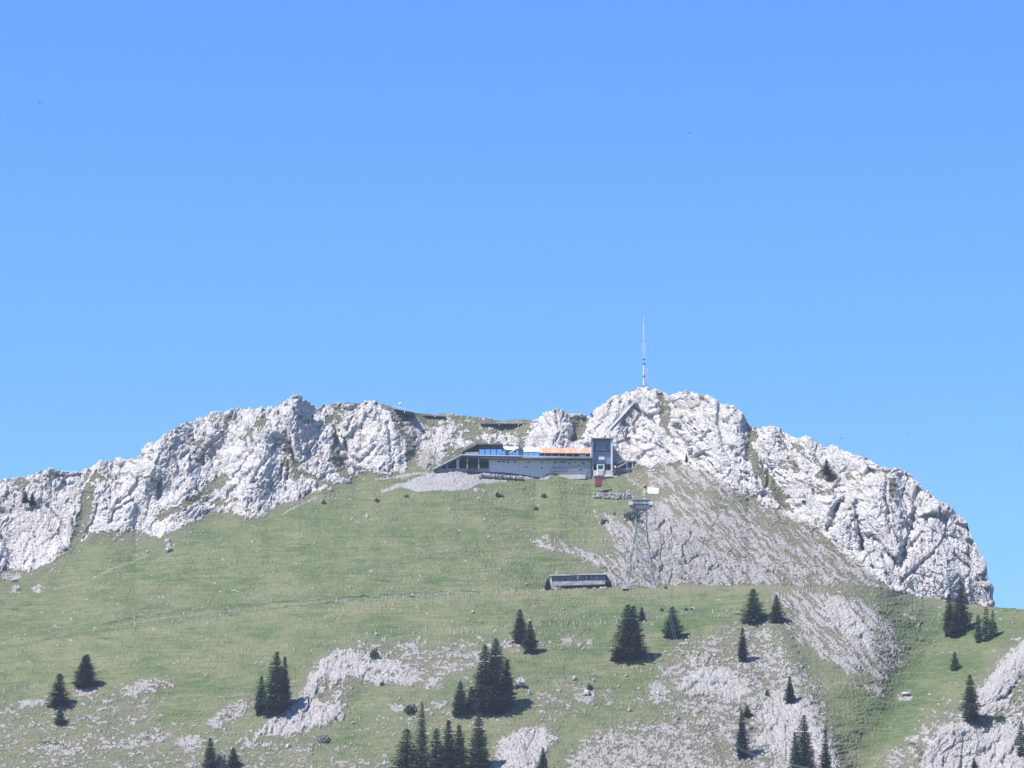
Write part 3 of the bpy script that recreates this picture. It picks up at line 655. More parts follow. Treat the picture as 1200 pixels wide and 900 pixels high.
# ------------------------------------------------------------------ spruces
M_NEED = mat('spruce_needles', (.036, .070, .044), .8, noise=.5, scale=.6, col2=(.090, .135, .072))
def vary(m):
    nt = m.node_tree; b = nt.nodes['Principled BSDF']; src = b.inputs['Base Color'].links[0].from_socket
    oi = nt.nodes.new('ShaderNodeObjectInfo'); hs_ = nt.nodes.new('ShaderNodeHueSaturation'); r1 = nt.nodes.new('ShaderNodeMapRange'); r1.inputs[3].default_value = .47; r1.inputs[4].default_value = .52
    r2 = nt.nodes.new('ShaderNodeMapRange'); r2.inputs[3].default_value = .8; r2.inputs[4].default_value = 1.3
    nt.links.new(oi.outputs['Random'], r1.inputs[0]); nt.links.new(oi.outputs['Random'], r2.inputs[0]); nt.links.new(r1.outputs[0], hs_.inputs['Hue']); nt.links.new(r2.outputs[0], hs_.inputs['Value']); nt.links.new(src, hs_.inputs['Color']); nt.links.new(hs_.outputs[0], b.inputs['Base Color'])
    tr = nt.nodes.new('ShaderNodeBsdfTranslucent'); nt.links.new(hs_.outputs[0], tr.inputs['Color']); ms = nt.nodes.new('ShaderNodeMixShader'); ms.inputs[0].default_value = .3
    out = nt.nodes['Material Output']; nt.links.new(b.outputs[0], ms.inputs[1]); nt.links.new(tr.outputs[0], ms.inputs[2]); nt.links.new(ms.outputs[0], out.inputs['Surface'])
vary(M_NEED)
M_NEED2 = mat('grey_needles', (.065, .075, .062), .85, scale=.6, col2=(.12, .115, .09))
M_NEED3 = mat('fresh_needles', (.045, .105, .045), .85, scale=.6, col2=(.09, .155, .065))
M_BARK = mat('bark', (.10, .075, .055), .9, noise=.4, scale=2)
M_DEAD = mat('bleached_twigs', (.30, .29, .28), .9, noise=.4, scale=2)
def crown_mesh(name, seed, H, Rr, whorls, power=.9, gap=0.0, twin=None, lean=0.0, low=0.04, leaf=.42):
    """a spruce crown: whorls of drooping boughs, each carrying many small needle sprays"""
    rn = random.Random(seed); V = []; F = []
    def spray(c, ax, size):
        # a small kite of needles, random roll
        ax = ax.normalized(); side = ax.cross(Vector((rn.uniform(-.6, .6), rn.uniform(-.6, .6), 1))).normalized()
        n = len(V); a = c - ax * size * .45; b = c + ax * size * .75
        V.extend([a, c + side * size * .38 - Vector((0, 0, size * .12)), b - Vector((0, 0, size * rn.uniform(.0, .3))), c - side * size * .38 - Vector((0, 0, size * .12))])
        F.append((n, n + 1, n + 2, n + 3))
    axes = [(0, 0, H, Rr, low)]
    if twin: axes.append((twin[0], twin[1], H * twin[2], Rr * twin[3], low))
    for (ox, oy, h, rr, lw) in axes:
        wob = [rn.uniform(.72, 1.18) for _ in range(9)]
        for w in range(whorls):
            t = w / (whorls - 1.0); z = h * (lw + (1 - lw) * t ** .93)
            prof = (1 - t) ** (power * .80) * (0.90 + .10 * math.sin(t * 23 + seed)) * (1.0 - .18 * max(0, 1 - t / .12)) + .04
            if t < .08: prof *= .80
            nb = max(7, int(19 * (1 - .45 * t)))
            for b in range(nb):
                if rn.random() < gap: continue
                az = 2 * math.pi * (b + rn.random() * .8) / nb + w * 1.3
                L = rr * prof * wob[int((az % 6.283) / 6.283 * 8.99)] * rn.uniform(.6, 1.22)
                d = Vector((math.cos(az), math.sin(az), 0)); ns = max(2, int(L / (leaf * .62)))
                for q in range(ns + 1):
                    s = (q + .5) / (ns + 1.0)
                    droop = -0.30 * L * s + .16 * L * s * s * 1.6 if t < .75 else .25 * L * s
                    c = Vector((ox + lean * z, oy, z)) + d * L * s + Vector((0, 0, droop + rn.uniform(-.12, .12)))
                    for m_ in range(3 if s > .35 else 1):
                        off = d.cross(Vector((0, 0, 1))) * rn.uniform(-1, 1) * leaf * (.9 if s < .8 else .35)
                        spray(c + off, d + d.cross(Vector((0, 0, 1))) * rn.uniform(-.9, .9) + Vector((0, 0, rn.uniform(-.45, .25))), leaf * rn.uniform(.8, 1.45) * (1.05 - .35 * t))
        for q in range(5): spray(Vector((ox + lean * h, oy, h * (1 - .012 * q))), Vector((rn.uniform(-.2, .2), rn.uniform(-.2, .2), 1)), leaf * .8)
    return fast_mesh(name, [tuple(v) for v in V], F)
TREES = {}
def tree_kind(key, *a, **k):
    me = crown_mesh('crown', *a, **k); TREES[key] = (me, a[1], a[2])
tree_kind('full', 1, 16, 4.0, 34, power=.82)
tree_kind('wide', 2, 11, 4.2, 26, power=.75)
tree_kind('slim', 3, 15, 2.6, 32, power=.85)
tree_kind('tall', 4, 21, 4.6, 44, power=.85)
tree_kind('twin', 5, 16, 3.9, 34, power=.8, twin=(1.2, .3, .985, .8))
tree_kind('sparse', 6, 18, 3.2, 34, power=.8, gap=.28)
tree_kind('airy', 7, 9, 2.8, 18, power=.7, gap=.35, leaf=.5)
tree_kind('small', 8, 6, 2.0, 18, power=.8, leaf=.34)
tree_kind('old', 9, 21, 3.6, 40, power=1.05, gap=.12)
_trunks = {}
def trunk_mesh(key, H):
    if key not in _trunks:
        mb = MB(); mb.bar((0, 0, -1.2), (0, 0, H * .5), H * .018 + .05, 7, H * .011 + .03); mb.bar((0, 0, H * .5), (0, 0, H * .97), H * .011 + .03, 6, .02)
        rn = random.Random(len(key))
        for q in range(10):
            z = H * (.08 + .08 * q); a = q * 2.4; mb.bar((0, 0, z), (math.cos(a) * H * .09 * (1 - q / 12), math.sin(a) * H * .09 * (1 - q / 12), z - .2), .05, 4, .02)
        me = bpy.data.meshes.new('trunk'); me.from_pydata(mb.v, [], mb.f); me.materials.append(M_BARK); _trunks[key] = me
    return _trunks[key]
_crown_m = {}
WID = 1.25
def tree(x, y, hpx, wpx, kind, label, group='spruces on the mountainside', m=None, off=0.0, name='spruce_tree', rz=None):
    """spruce whose foot is at photo px x, y; height and width read off the photograph"""
    m = m or M_NEED
    p = surf(x, min(y, 899 + 55)); p = Vector(p); p.y -= off + (2.5 if WTH[int((min(y, 980) - GY0) / GS), int((x - GX0) / GS)] < .5 else 0)
    s = p.y / FPX; me, H, Rr = TREES[kind]; key = (kind, m.name)
    if key not in _crown_m:
        cm = me.copy() if me.materials else me
        cm.materials.clear(); cm.materials.append(m); _crown_m[key] = cm
    t = thing(name, label, 'tree', p, random.uniform(0, 6.28) if rz is None else rz, group)
    t.scale = (WID * wpx * s / (2 * Rr), WID * wpx * s / (2 * Rr), hpx * s * 1.03 / H)
    for nm, mm in (('trunk', trunk_mesh(kind, H)), ('crown', _crown_m[key])):
        o = bpy.data.objects.new(nm, mm); COL.objects.link(o); o.parent = t
    return t
T = tree
T(101, 806, 38, 28, 'twin', 'bushy dark spruce on the left meadow edge, the upper of the three far-left trees')
T(96, 808, 14, 12, 'small', 'knee-high young spruce tucked against the lower left side of the bushy far-left spruce')
T(69, 828, 38, 28, 'sparse', 'dull grey-brown half-dead spruce on the stony slope at far left', m=M_NEED2)
T(70, 849, 21, 14, 'small', 'small green spruce standing alone just below the grey-brown far-left spruce', m=M_NEED3)
T(324, 838, 72, 34, 'tall', 'tall dark spruce beside the long slanting white rock slab on the left')
T(333, 829, 58, 20, 'slim', 'slimmer spruce behind the right flank of the tall one by the slanting slab')
T(306, 838, 44, 18, 'slim', 'narrow spruce at the left foot of the tall spruce by the slanting white slab')
T(246, 908, 42, 22, 'full', 'dark spruce cut by the lower frame edge left of a pale bare shrub')
T(273, 899, 21, 18, 'small', 'small bluish-green spruce right of the pale bare shrub at the lower edge')
T(568, 836, 78, 36, 'full', 'left-hand spruce of the biggest tree clump in the lower centre', rz=1.0)
T(581, 837, 88, 42, 'tall', 'tallest spruce, crowning the biggest clump in the lower centre', rz=2.0)
T(594, 829, 55, 22, 'slim', 'slim spruce filling the right flank of the biggest clump')
T(540, 839, 38, 24, 'full', 'small spruce just left of the biggest clump, darker at its skirt')
T(552, 836, 29, 17, 'small', 'smallest spruce squeezed between the biggest clump and its left neighbour')
T(477, 912, 56, 34, 'sparse', 'greyish spruce at the left end of the bottom centre row', m=M_NEED2)
T(494, 908, 82, 24, 'old', 'spindly tall spruce with a bare drooping top in the bottom centre row')
T(511, 911, 56, 30, 'sparse', 'thin greyish spruce right of the spindly tall one in the bottom row', m=M_NEED2)
T(525, 912, 66, 27, 'slim', 'slender dark spruce in the middle of the bottom centre row')
T(538, 912, 60, 26, 'slim', 'slender spruce pressed against the right side of the middle one in the bottom row')
T(561, 904, 68, 30, 'full', 'separate full spruce ending the bottom centre row beside pale rock')
T(609, 755, 38, 22, 'full', 'higher of the two overlapping spruces on the grass above the centre clump')
T(621, 765, 36, 20, 'full', 'lower of the two overlapping spruces on the grass above the centre clump')
T(736, 775, 64, 34, 'twin', 'large double-topped spruce standing alone on the open grass below the pylon', rz=0.0)
T(723, 775, 15, 16, 'small', 'low skirt sapling at the left foot of the double-topped spruce')
T(752, 727, 15, 10, 'small', 'tiny spruce between the double-topped spruce and the next one right')
T(788, 747, 35, 23, 'wide', 'squat spruce on the grass right of the double-topped spruce')
T(883, 730, 38, 28, 'wide', 'broad cone-shaped spruce close under the crest, left of its slimmer twin')
T(910, 729, 32, 18, 'full', 'slimmer spruce right of the broad cone one, at the top of the stony slope')
T(871, 776, 38, 15, 'slim', 'narrow pointed spruce alone below the broad cone-shaped spruce')
T(926, 825, 31, 15, 'slim', 'bright green narrow spruce on the pale rock rib right of centre', m=M_NEED3)
T(870, 888, 54, 20, 'slim', 'tall slim spruce at the foot of the shaded rock notch')
T(876, 842, 13, 11, 'small', 'dark clump standing in for the shadow mass above the slim spruce in the rock notch')  # added dark clump in place of the shadow by the slim spruce
T(944, 922, 82, 34, 'tall', 'large dark spruce at the lower edge of the rock rib, right of centre')
T(932, 921, 58, 18, 'slim', 'narrow spruce leaning on the left side of the large one at the rib foot')
T(968, 918, 60, 19, 'slim', 'separate narrow spruce right of the large one at the rib foot')
T(1138, 847, 54, 26, 'full', 'dark spruce on the edge of the right-hand grey rock outcrop')
T(1119, 786, 21, 12, 'small', 'small lone spruce in the green hollow on the right', m=M_NEED3)
T(1113, 745, 48, 18, 'slim', 'left pointed spruce of the pair rising in front of the big cliff edge')
T(1127, 742, 59, 24, 'full', 'tallest spruce of the pair rising in front of the big cliff edge')
T(1120, 746, 28, 20, 'wide', 'low bushy spruce filling the foot of the pair by the big cliff')
T(1147, 752, 30, 14, 'airy', 'loose yellow-green young tree, left of the open trio near the right brow', m=M_NEED3)
T(1156, 750, 38, 16, 'airy', 'loose yellow-green young tree, tallest of the open trio near the right brow', m=M_NEED3)
T(1164, 747, 32, 13, 'airy', 'loose yellow-green young tree, right of the open trio near the right brow', m=M_NEED3)
T(642, 691, 13, 9, 'small', 'tiny spruce at the left end of the long low hut')
T(968, 558, 18, 11, 'small', 'lone little spruce high on the right cliff below the skyline')
T(804, 543, 10, 4.5, 'small', 'tiny pointed spruce at the foot of the summit crag')
T(31, 591, 13, 9, 'small', 'left dark conifer of the clump clinging to the far-left cliff')
T(38, 592, 15, 9, 'small', 'right dark conifer of the clump clinging to the far-left cliff')
T(636, 905, 29, 13, 'slim', 'spruce top poking over the bottom frame edge among pale rocks')
T(1197, 886, 40, 18, 'airy', 'thin conifer cut by the right frame edge on the grey outcrop', m=M_NEED3)
T(1142, 903, 12, 8, 'small', 'small conifer tip at the bottom edge on the right outcrop')

# dwarf shrubs
def shrub_mesh(seed, leaf=.4):
    rn = random.Random(seed); V = []; F = []
    for q in range(420):
        a = rn.uniform(0, 6.283); e = math.asin(rn.uniform(0, 1)); r = rn.uniform(.55, 1.0) * (1 + .25 * math.sin(a * 3 + seed))
        c = Vector((math.cos(a) * math.cos(e) * r, math.sin(a) * math.cos(e) * r, math.sin(e) * r * .75)); n = len(V)
        u = Vector((rn.uniform(-1, 1), rn.uniform(-1, 1), rn.uniform(-.3, 1))).normalized(); w = u.cross(Vector((rn.uniform(-1, 1), rn.uniform(-1, 1), rn.uniform(-1, 1)))).normalized()
        V += [c - u * .14, c + w * .09, c + u * .16, c - w * .09]; F.append((n, n + 1, n + 2, n + 3))
    return fast_mesh('foliage', [tuple(v) for v in V], F)
_shm = [shrub_mesh(k) for k in range(3)]
for m_ in _shm: m_.materials.append(M_NEED)
_shg = shrub_mesh(9); _shg.materials.append(M_DEAD)
_stem = MB()
for a in range(6): _stem.bar((0, 0, -.3), (.55 * math.cos(a), .55 * math.sin(a), .5), .05, 4, .02)
_stemme = bpy.data.meshes.new('stem'); _stemme.from_pydata(_stem.v, [], _stem.f); _stemme.materials.append(M_BARK)
def shrub(x, y, wpx, hpx, label, mesh=None, name='dwarf_shrub', group='dark dwarf shrubs'):
    p = surf(x, y); s = p.y / FPX; t = thing(name, label, 'shrub', p, random.uniform(0, 6), group); t.scale = (wpx * s / 2, wpx * s / 2, hpx * s / .85)
    for nm, mm in (('stem', _stemme), ('foliage', mesh or random.choice(_shm))):
        o = bpy.data.objects.new(nm, mm); COL.objects.link(o); o.parent = t
for a in [(481, 836, 16, 10, 'round dark shrub left of the bottom centre spruce row'),
          (583, 583, 7, 6, 'largest dark shrub on the meadow below the restaurant'), (588, 583, 5, 3, 'low shrub touching the right of the largest meadow shrub'),
          (638, 583, 7, 6, 'pointed dark shrub on the meadow under the stone wall end'), (629, 598, 6, 4, 'low dark shrub below and left of the pointed meadow shrub'),
          (379, 591, 5, 6, 'small dark shrub on the upper left meadow near the stony path'), (441, 587, 6, 4, 'dark shrub on the meadow below the gravel bank tip'),
          (477, 583, 5, 3.5, 'flat dark shrub under the left part of the gravel bank'), (691, 808, 8, 7, 'small dark shrub among white boulders in the lower centre'),
          (440, 773, 11, 11, 'dark bush in the notch of the grey rock bowl'), (448, 803, 6, 5, 'small bush on the lower rim of the grey rock bowl'),
          (391, 517, 6, 12, 'green bush wedged in the gully between the two left crags'), (357, 498, 5, 7, 'small green bush high on the left crag'),
          (344, 481, 4, 4, 'tiny bush near the top of the left crag'), (606, 808, 7, 8, 'grey-green bush beside a bright white boulder'),
          (899, 816, 5, 8, 'dark bush left of the bright green narrow spruce'), (1171, 846, 16, 8, 'low green shrub on the right outcrop beside the dark spruce'),
          (780, 690, 4, 4, 'dark tuft on the brow right of the pylon foot'), (720, 561 + 42, 3, 3, 'dark tuft on the grass below the rock-walled bank'),
          (942, 590, 6, 4, 'dark shrub on the green ledge left of the right cliff'), (741, 611, 20, 9, 'wide dark shrub patch behind the pylon head'),
          (709, 615, 11, 6, 'dark shrub patch on the slope left of the pylon'), (776, 716, 5, 3.5, 'dark tuft left of the squat spruce top'), (804, 715, 5, 3, 'dark tuft on the grass right of the squat spruce'),
          (811, 715, 4, 2.5, 'tiny dark tuft next to the one right of the squat spruce'), (796, 843, 4, 3, 'small tuft under the pale overhanging rock')]:
    shrub(*a)
shrub(381, 869, 14, 9, 'grey leafless shrub on the grass below the slanting white slab', _shg, 'bare_shrub', 'bleached bare shrubs')
shrub(258, 902, 13, 20, 'pale leafless shrub between two conifers at the lower left edge', _shg, 'bare_shrub', 'bleached bare shrubs')

# ------------------------------------------------------------------ boulders (limestone blocks one can tell apart)
M_STONE = mat('white_limestone', (.43, .41, .39), .9, noise=.35, scale=.8, bump=.5)
def boulder_mesh(seed):
    rn = random.Random(seed); mb = MB(); mb.ball((0, 0, 0), 1, 9, 6)
    vs = []
    for v in mb.v:
        v = Vector(v); n = v.normalized(); k = 1 + .28 * math.sin(n.x * 4 + seed) * math.cos(n.y * 5 - seed) + .14 * rn.uniform(-1, 1)
        v = n * k; v.z = max(v.z, -.6); vs.append((round(v.x * 3.2) / 3.2 * .6 + v.x * .4, round(v.y * 3.2) / 3.2 * .6 + v.y * .4, v.z * .8))
    me = bpy.data.meshes.new('boulder'); me.from_pydata(vs, [], mb.f); me.materials.append(M_STONE); return me
_bm = [boulder_mesh(k) for k in range(5)]
def boulder(x, y, wpx, hpx, label):
    p = surf(x, y); s = p.y / FPX; o = bpy.data.objects.new('boulder', random.choice(_bm)); COL.objects.link(o)
    o.location = p + Vector((0, 0, hpx * s * .25)); o.rotation_euler = (0, 0, random.uniform(0, 6)); o.scale = (wpx * s / 2, wpx * s / 2.4, hpx * s / 1.5)
    tag(o, label, 'rock', 'pale boulders on the grass')
for a in [(554, 718, 5.5, 3.5, 'lone white boulder on the smooth grass below the path'), (441, 744, 5, 3, 'white boulder by the fence above the grey rock bowl'),
          (402, 536, 9, 10, 'upright white pinnacle in the grassy gully between the left crags'), (407, 565, 10, 7, 'rounded pale boulder at the foot of the grassy gully'),
          (454, 551, 11, 9, 'rounded white boulder at the foot of the second left crag'), (197, 637, 8, 6, 'darker split boulder on the left meadow'), (199, 646, 10, 5, 'flat pale boulder below the split one on the left meadow'),
          (174, 695 - 47, 5, 2, 'low slab beside the pale dirt path on the left'), (320, 711 - 9, 4, 1.5, 'flat white stone above the track'), (611, 806, 10, 12, 'bright white block right of the big spruce clump'),
          (620, 815, 6, 7, 'smaller white block just right of the bright block'), (696, 798, 4, 3, 'small white stone among the central grass'), (688, 815, 9, 7, 'white broken block in the central boulder band'),
          (779, 765, 3, 3, 'small white stone under the squat spruce'), (734, 755 + 37, 5, 2.5, 'flat white stone below the double-topped spruce'), (673, 797, 7, 6, 'white block at the left of the central boulder band'),
          (838, 803 - 34, 5, 4, 'white block on the stony knoll'), (1061, 816, 12, 5, 'pale flat boulder in the bottom of the green hollow'), (414, 848, 4, 4, 'white block on the grass right of the slanting slab'),
          (338, 876, 7, 6, 'pale block on the grass beneath the slanting slab'), (738, 833, 5, 5, 'small white block at the right end of the central boulder band'), (17, 681, 8, 5, 'pale block on the green patch under the far-left cliff'),
          (21, 692, 7, 5, 'second pale block under the far-left cliff'), (800, 770 - 3, 5, 3, 'low white stone on the stony knoll edge'), (772, 815, 10, 9, 'pale leaning block in the stony slope right of centre')]:
    boulder(*a)

# ------------------------------------------------------------------ fences
M_POST = mat('weathered_post', (.52, .47, .38), .9, noise=.25, scale=3)
M_WIRE = mat('wire', (.35, .35, .36), .5, metal=.6)
_pm = MB().box(-.09, .09, -.09, .09, -.4, 1.0).v
_postme = bpy.data.meshes.new('post'); _postme.from_pydata(_pm, [], MB().box(0, 1, 0, 1, 0, 1).f); _postme.materials.append(M_POST)
def fence(posts, label, h=5.0, sheet=None, group='post fences across the pasture'):
    pts = [surf(x, y, sheet) for x, y in posts]; t = thing('pasture_fence', label, 'fence', pts[0], 0, group); rn = random.Random(int(posts[0][0]))
    tops = []
    for p in pts:
        s = p.y / FPX; o = bpy.data.objects.new('post', _postme); COL.objects.link(o); o.parent = t; o.location = p - pts[0]
        hh = h * s * rn.uniform(.75, 1.15); w = rn.uniform(1.0, 1.7); o.scale = (w, w, hh); o.rotation_euler = (rn.uniform(-.06, .06), rn.uniform(-.1, .1), rn.uniform(0, 1)); tops.append(p + Vector((0, 0, hh * .85)))
    mb = MB()
    for a, b in zip(tops[:-1], tops[1:]): mb.bar(a, b, .012, 3); mb.bar(a - Vector((0, 0, .45)), b - Vector((0, 0, .45)), .012, 3)
    mb.build('wire', M_WIRE, t)
def ln(pts, step, jit=1.0, seed=3):
    rn = random.Random(seed); out = []; x = pts[0][0]
    while x < pts[-1][0]:
        out.append((x, float(line(pts, x)) + rn.uniform(-.4, .4))); x += step * rn.uniform(1 - .35 * jit, 1 + .35 * jit)
    return out
fence([(137, 739), (158, 735), (184, 732), (202, 731), (232, 728), (262, 723)] + [(300, 717), (341, 713), (369, 710), (394, 707), (430, 705), (452, 703), (463, 703), (473, 702)], 'sparse post fence along the lower side of the track on the left')
fence([(495, 701), (502, 700), (505, 700), (513, 699), (525, 698), (537, 698), (549, 697), (566, 696), (582, 695), (600, 695), (618, 694)], 'post fence beside the track in the middle, right of the walker')
fence([(5, 811), (18, 809), (30, 808), (41, 806)], 'four short posts on the meadow edge at far left')
fence([(325, 766), (345, 762), (360, 760), (382, 758), (404, 751), (413, 749), (422, 747), (431, 745), (440, 743), (449, 742), (459, 741), (468, 740), (489, 739), (499, 739), (518, 742), (527, 743), (533, 744), (542, 743), (548, 742), (555, 742), (563, 741), (570, 740), (576, 739), (592, 738)], 'post fence running along the brink above the grey rock bowl')
fence([(634, 734), (645, 733), (658, 734), (665, 733), (672, 733), (681, 733), (690, 732), (698, 731), (704, 731), (710, 731), (723, 730), (760, 725), (770, 725), (777, 724)], 'post fence across the grass behind the double-topped spruce')
fence([(799, 720), (811, 719), (835, 718), (846, 717), (854, 717), (861, 716), (869, 715)], 'post fence running up to the broad cone-shaped spruce')
fence([(916, 702), (920, 700), (924, 699), (928, 698), (932, 697), (936, 696), (940, 695), (945, 694), (949, 692), (953, 692), (961, 691), (968, 690), (976, 690), (985, 689)], 'close-set post fence climbing over the brow above the stony slope', h=4.6)
fence(ln([(622, 634), (660, 634), (700, 636), (722, 634)], 7, .6), 'row of short pale posts on the slope above the hut', h=3.6, sheet='B')
fence([(624, 564), (638, 564.5)] , 'two stout pale posts in the grass below the stone wall', h=6.5, sheet='B', group='post fences across the pasture')
t = thing('marker_pole', 'single tall pale pole on the grass left of the pylon', 'pole', surf(721.5, 636, 'B'))
MB().bar(surf(721.5, 636, 'B') - Vector((0, 0, .5)), surf(721.5, 636, 'B') + Vector((0, 0, 2.4)), .12, 6).build('pole', M_POST, t)

# ------------------------------------------------------------------ walker on the track
M_SKIN = mat('skin', (.45, .28, .2), .6); M_SHIRT = mat('white_shirt', (.75, .76, .8), .8); M_TROU = mat('dark_trousers', (.05, .05, .07), .8)
def person(x, y, label, shirt, trousers, rz):
    p = surf(x, y); t = thing('person', label, 'person', p, rz)
    # one continuous body: joints + skin modifier
    J3 = [((0, 0, .95), .14), ((0, 0, 1.15), .13), ((0, -.01, 1.38), .15), ((0, 0, 1.50), .06), ((0, -.01, 1.62), .095), ((0, 0, 1.74), .07),
          ((.19, 0, 1.40), .06), ((.25, .03, 1.13), .045), ((.24, -.10, .90), .032), ((-.19, 0, 1.40), .06), ((-.25, -.05, 1.13), .045), ((-.23, -.20, .92), .032),
          ((.09, 0, .88), .10), ((.10, -.10, .48), .065), ((.10, .02, .07), .045), ((.10, -.12, .03), .04), ((-.09, 0, .88), .10), ((-.10, .06, .48), .065), ((-.10, .24, .10), .045), ((-.10, .12, .03), .04)]
    E = [(0, 1), (1, 2), (2, 3), (3, 4), (4, 5), (2, 6), (6, 7), (7, 8), (2, 9), (9, 10), (10, 11), (0, 12), (12, 13), (13, 14), (14, 15), (0, 16), (16, 17), (17, 18), (18, 19)]
    me = bpy.data.meshes.new('body'); me.from_pydata([j[0] for j in J3], E, []); o = bpy.data.objects.new('body', me); COL.objects.link(o); o.parent = t
    md = o.modifiers.new('skin', 'SKIN')
    for i, j in enumerate(J3): me.skin_vertices[0].data[i].radius = (j[1], j[1])
    me.skin_vertices[0].data[0].use_root = True
    o.modifiers.new('sub', 'SUBSURF').levels = 1; o.modifiers['sub'].render_levels = 1; me.materials.append(M_SKIN)
    mb = MB(); mb.bar((0, 0, .95), (0, -.01, 1.2), .19, 10, .185); mb.bar((0, -.01, 1.2), (0, -.01, 1.47), .205, 10, .12); mb.bar((.17, 0, 1.43), (.26, .03, 1.13), .085, 8, .065); mb.bar((-.17, 0, 1.43), (-.26, -.05, 1.13), .085, 8, .065)
    mb.build('shirt', shirt, t, True, True)
    mb = MB(); mb.bar((0, 0, 1.0), (0, 0, .84), .185, 10, .19)
    for s_, k, f in ((.10, -.10, .02), (-.10, .06, .24)): mb.bar((s_, 0, .90), (s_, k, .48), .12, 8, .085); mb.bar((s_, k, .48), (s_, f, .09), .085, 8, .07)
    mb.build('trousers', trousers, t, True, True)
    mb = MB(); mb.ball((0, .015, 1.68), .115, 10, 7, .95); mb.build('hair', M_TROU, t, True, True)
person(483, 702, 'walker in a white top and dark trousers on the track', M_SHIRT, M_TROU, .4)

# ------------------------------------------------------------------ birds
M_BIRD = mat('dark_feathers', (.04, .045, .06), .8)
def bird(x, y, d, span, roll, label):
    c = Vector(P(x, y, d)); t = thing('bird', label, 'bird', c, 0, 'birds in the sky'); mb = MB()
    mb.v = [(0, -.35, .03), (.10, -.05, .06), (0, .55, .02), (-.10, -.05, .06), (0, -.05, -.08)]; mb.f = [(0, 1, 3), (1, 2, 3), (0, 4, 1), (0, 3, 4), (1, 4, 2), (3, 2, 4)]
    b = mb.build('body', M_BIRD, t, False, True); b.scale = (1.2, 1.2, 1.2)
    for s_ in (1, -1):
        w = MB(); w.v = [(0, -.15, .02), (0, .22, .02), (s_ * span * .28, .12, .22), (s_ * span * .26, -.22, .24), (s_ * span * .5, .16, .08), (s_ * span * .48, .02, .10), (s_ * span * .25, -.03, .19)]
        w.f = [(0, 3, 2, 1), (3, 5, 4, 2), (0, 1, 6), (0, 6, 3), (6, 5, 3), (1, 2, 6), (2, 4, 6), (4, 5, 6)]; w.build('wing', M_BIRD, t, False, True)
    t.rotation_euler = (.3, roll, .5)
bird(46.5, 120.5, 700, .95, .7, 'dark bird gliding high in the upper left sky')
bird(986, 514, 1100, .75, .1, 'small dark bird just above the right ridge')
bird(1064, 509, 1100, .6, 1.0, 'tiny far bird in the sky right of the ridge')
bird(808, 156, 900, .4, .2, 'faintest bird speck in the sky above the mast')

# ------------------------------------------------------------------ summit buildings
M_CONC = mat('pale_concrete', (.50, .49, .48), .9, noise=.2, scale=.5)
M_CONCD = mat('grey_concrete', (.27, .28, .30), .9, noise=.25, scale=.5)
M_FASC = mat('dark_fascia', (.10, .11, .13), .6, noise=.3, scale=.6)
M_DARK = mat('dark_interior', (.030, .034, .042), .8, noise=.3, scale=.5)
M_WALL = mat('stone_wall_face', (.42, .43, .44), .95, scale=1.6, col2=(.60, .60, .60), bump=.5)
M_STEEL = mat('blue_grey_cladding', (.17, .23, .31), .55, noise=.12, scale=.2, metal=.1)
M_STEEL2 = mat('dark_steel', (.07, .09, .12), .5, metal=.3)
M_LIGHT = mat('light_metal', (.62, .65, .68), .5, metal=.1, noise=.1, scale=1)
M_GLASS = mat('sky_blue_glass', (.55, .76, .95), .15, metal=.65, spec=.8, noise=.1, scale=.3)
M_GLASSD = mat('dark_glass', (.04, .055, .08), .12, spec=.8)
M_WHITE = mat('white_roofing', (.78, .79, .80), .7, noise=.08, scale=.6)
M_ORANGE = mat('orange_awning', (.62, .27, .16), .8, noise=.2, scale=.8)
M_ORANGE2 = mat('faded_orange_awning', (.60, .34, .24), .8, noise=.25, scale=.8)
M_RAIL = mat('grey_rail', (.36, .38, .42), .6, metal=.2)
M_BEIGE = mat('pale_beige_render', (.62, .56, .49), .9, noise=.18, scale=.6)
M_RED = mat('red_paint', (.45, .02, .04), .4, noise=.15, scale=1.5)
M_FOOT = mat('weathered_wood', (.10, .115, .15), .85, scale=1.2, col2=(.16, .18, .22))
DB0 = D_TERR - 1.4
def A(x, y, d=0.0): return Vector(P(x, y, DB0 + d))
rt = thing('summit_restaurant', 'long low grey restaurant with blue glazing and orange awning roof under the summit crag', 'building', A(640, 558))
def part(name, m, x0, y0, x1, y1, d=0.0, dep=1.0, parent=None):
    return MB().pbox(x0, y0, x1, y1, DB0 + d, dep).build(name, m, parent or rt)
# lower storey: stone wall with small dark windows
sw = MB().ppoly([(573, 538.4), (645.2, 538.4), (645.2, 559), (630, 559), (612, 556), (590, 553.5), (573, 553)], DB0, 14).build('stone_wall', M_WALL, rt)
sw2 = MB().ppoly([(645.4, 538.4), (693, 538.4), (693, 562), (645.4, 562)], DB0 + .25, 14).build('stone_wall', M_WALL, rt)
def window(x, y, w, h, parent, d=0.0, m=None):
    f = MB().pbox(x - w / 2 - .3, y - h / 2 - .3, x + w / 2 + .3, y + h / 2 + .3, DB0 + d - .10, .2).build('window', M_RAIL, parent)
    MB().pbox(x - w / 2, y - h / 2, x + w / 2, y + h / 2, DB0 + d - .16, .12).build('pane', m or M_GLASSD, f)
for x, y, w, h in [(584.8, 541, 3, 1.7), (590.4, 541, 3, 1.7), (595.6, 541.2, 3, 1.8), (603.5, 541.2, 3.4, 1.4), (619.4, 541.6, 3, 1.3), (635.3, 541.8, 3, 1.3), (616.5, 547.5, 2, 1.4), (635, 548.4, 2, 1.4)]: window(x, y, w, h, rt)
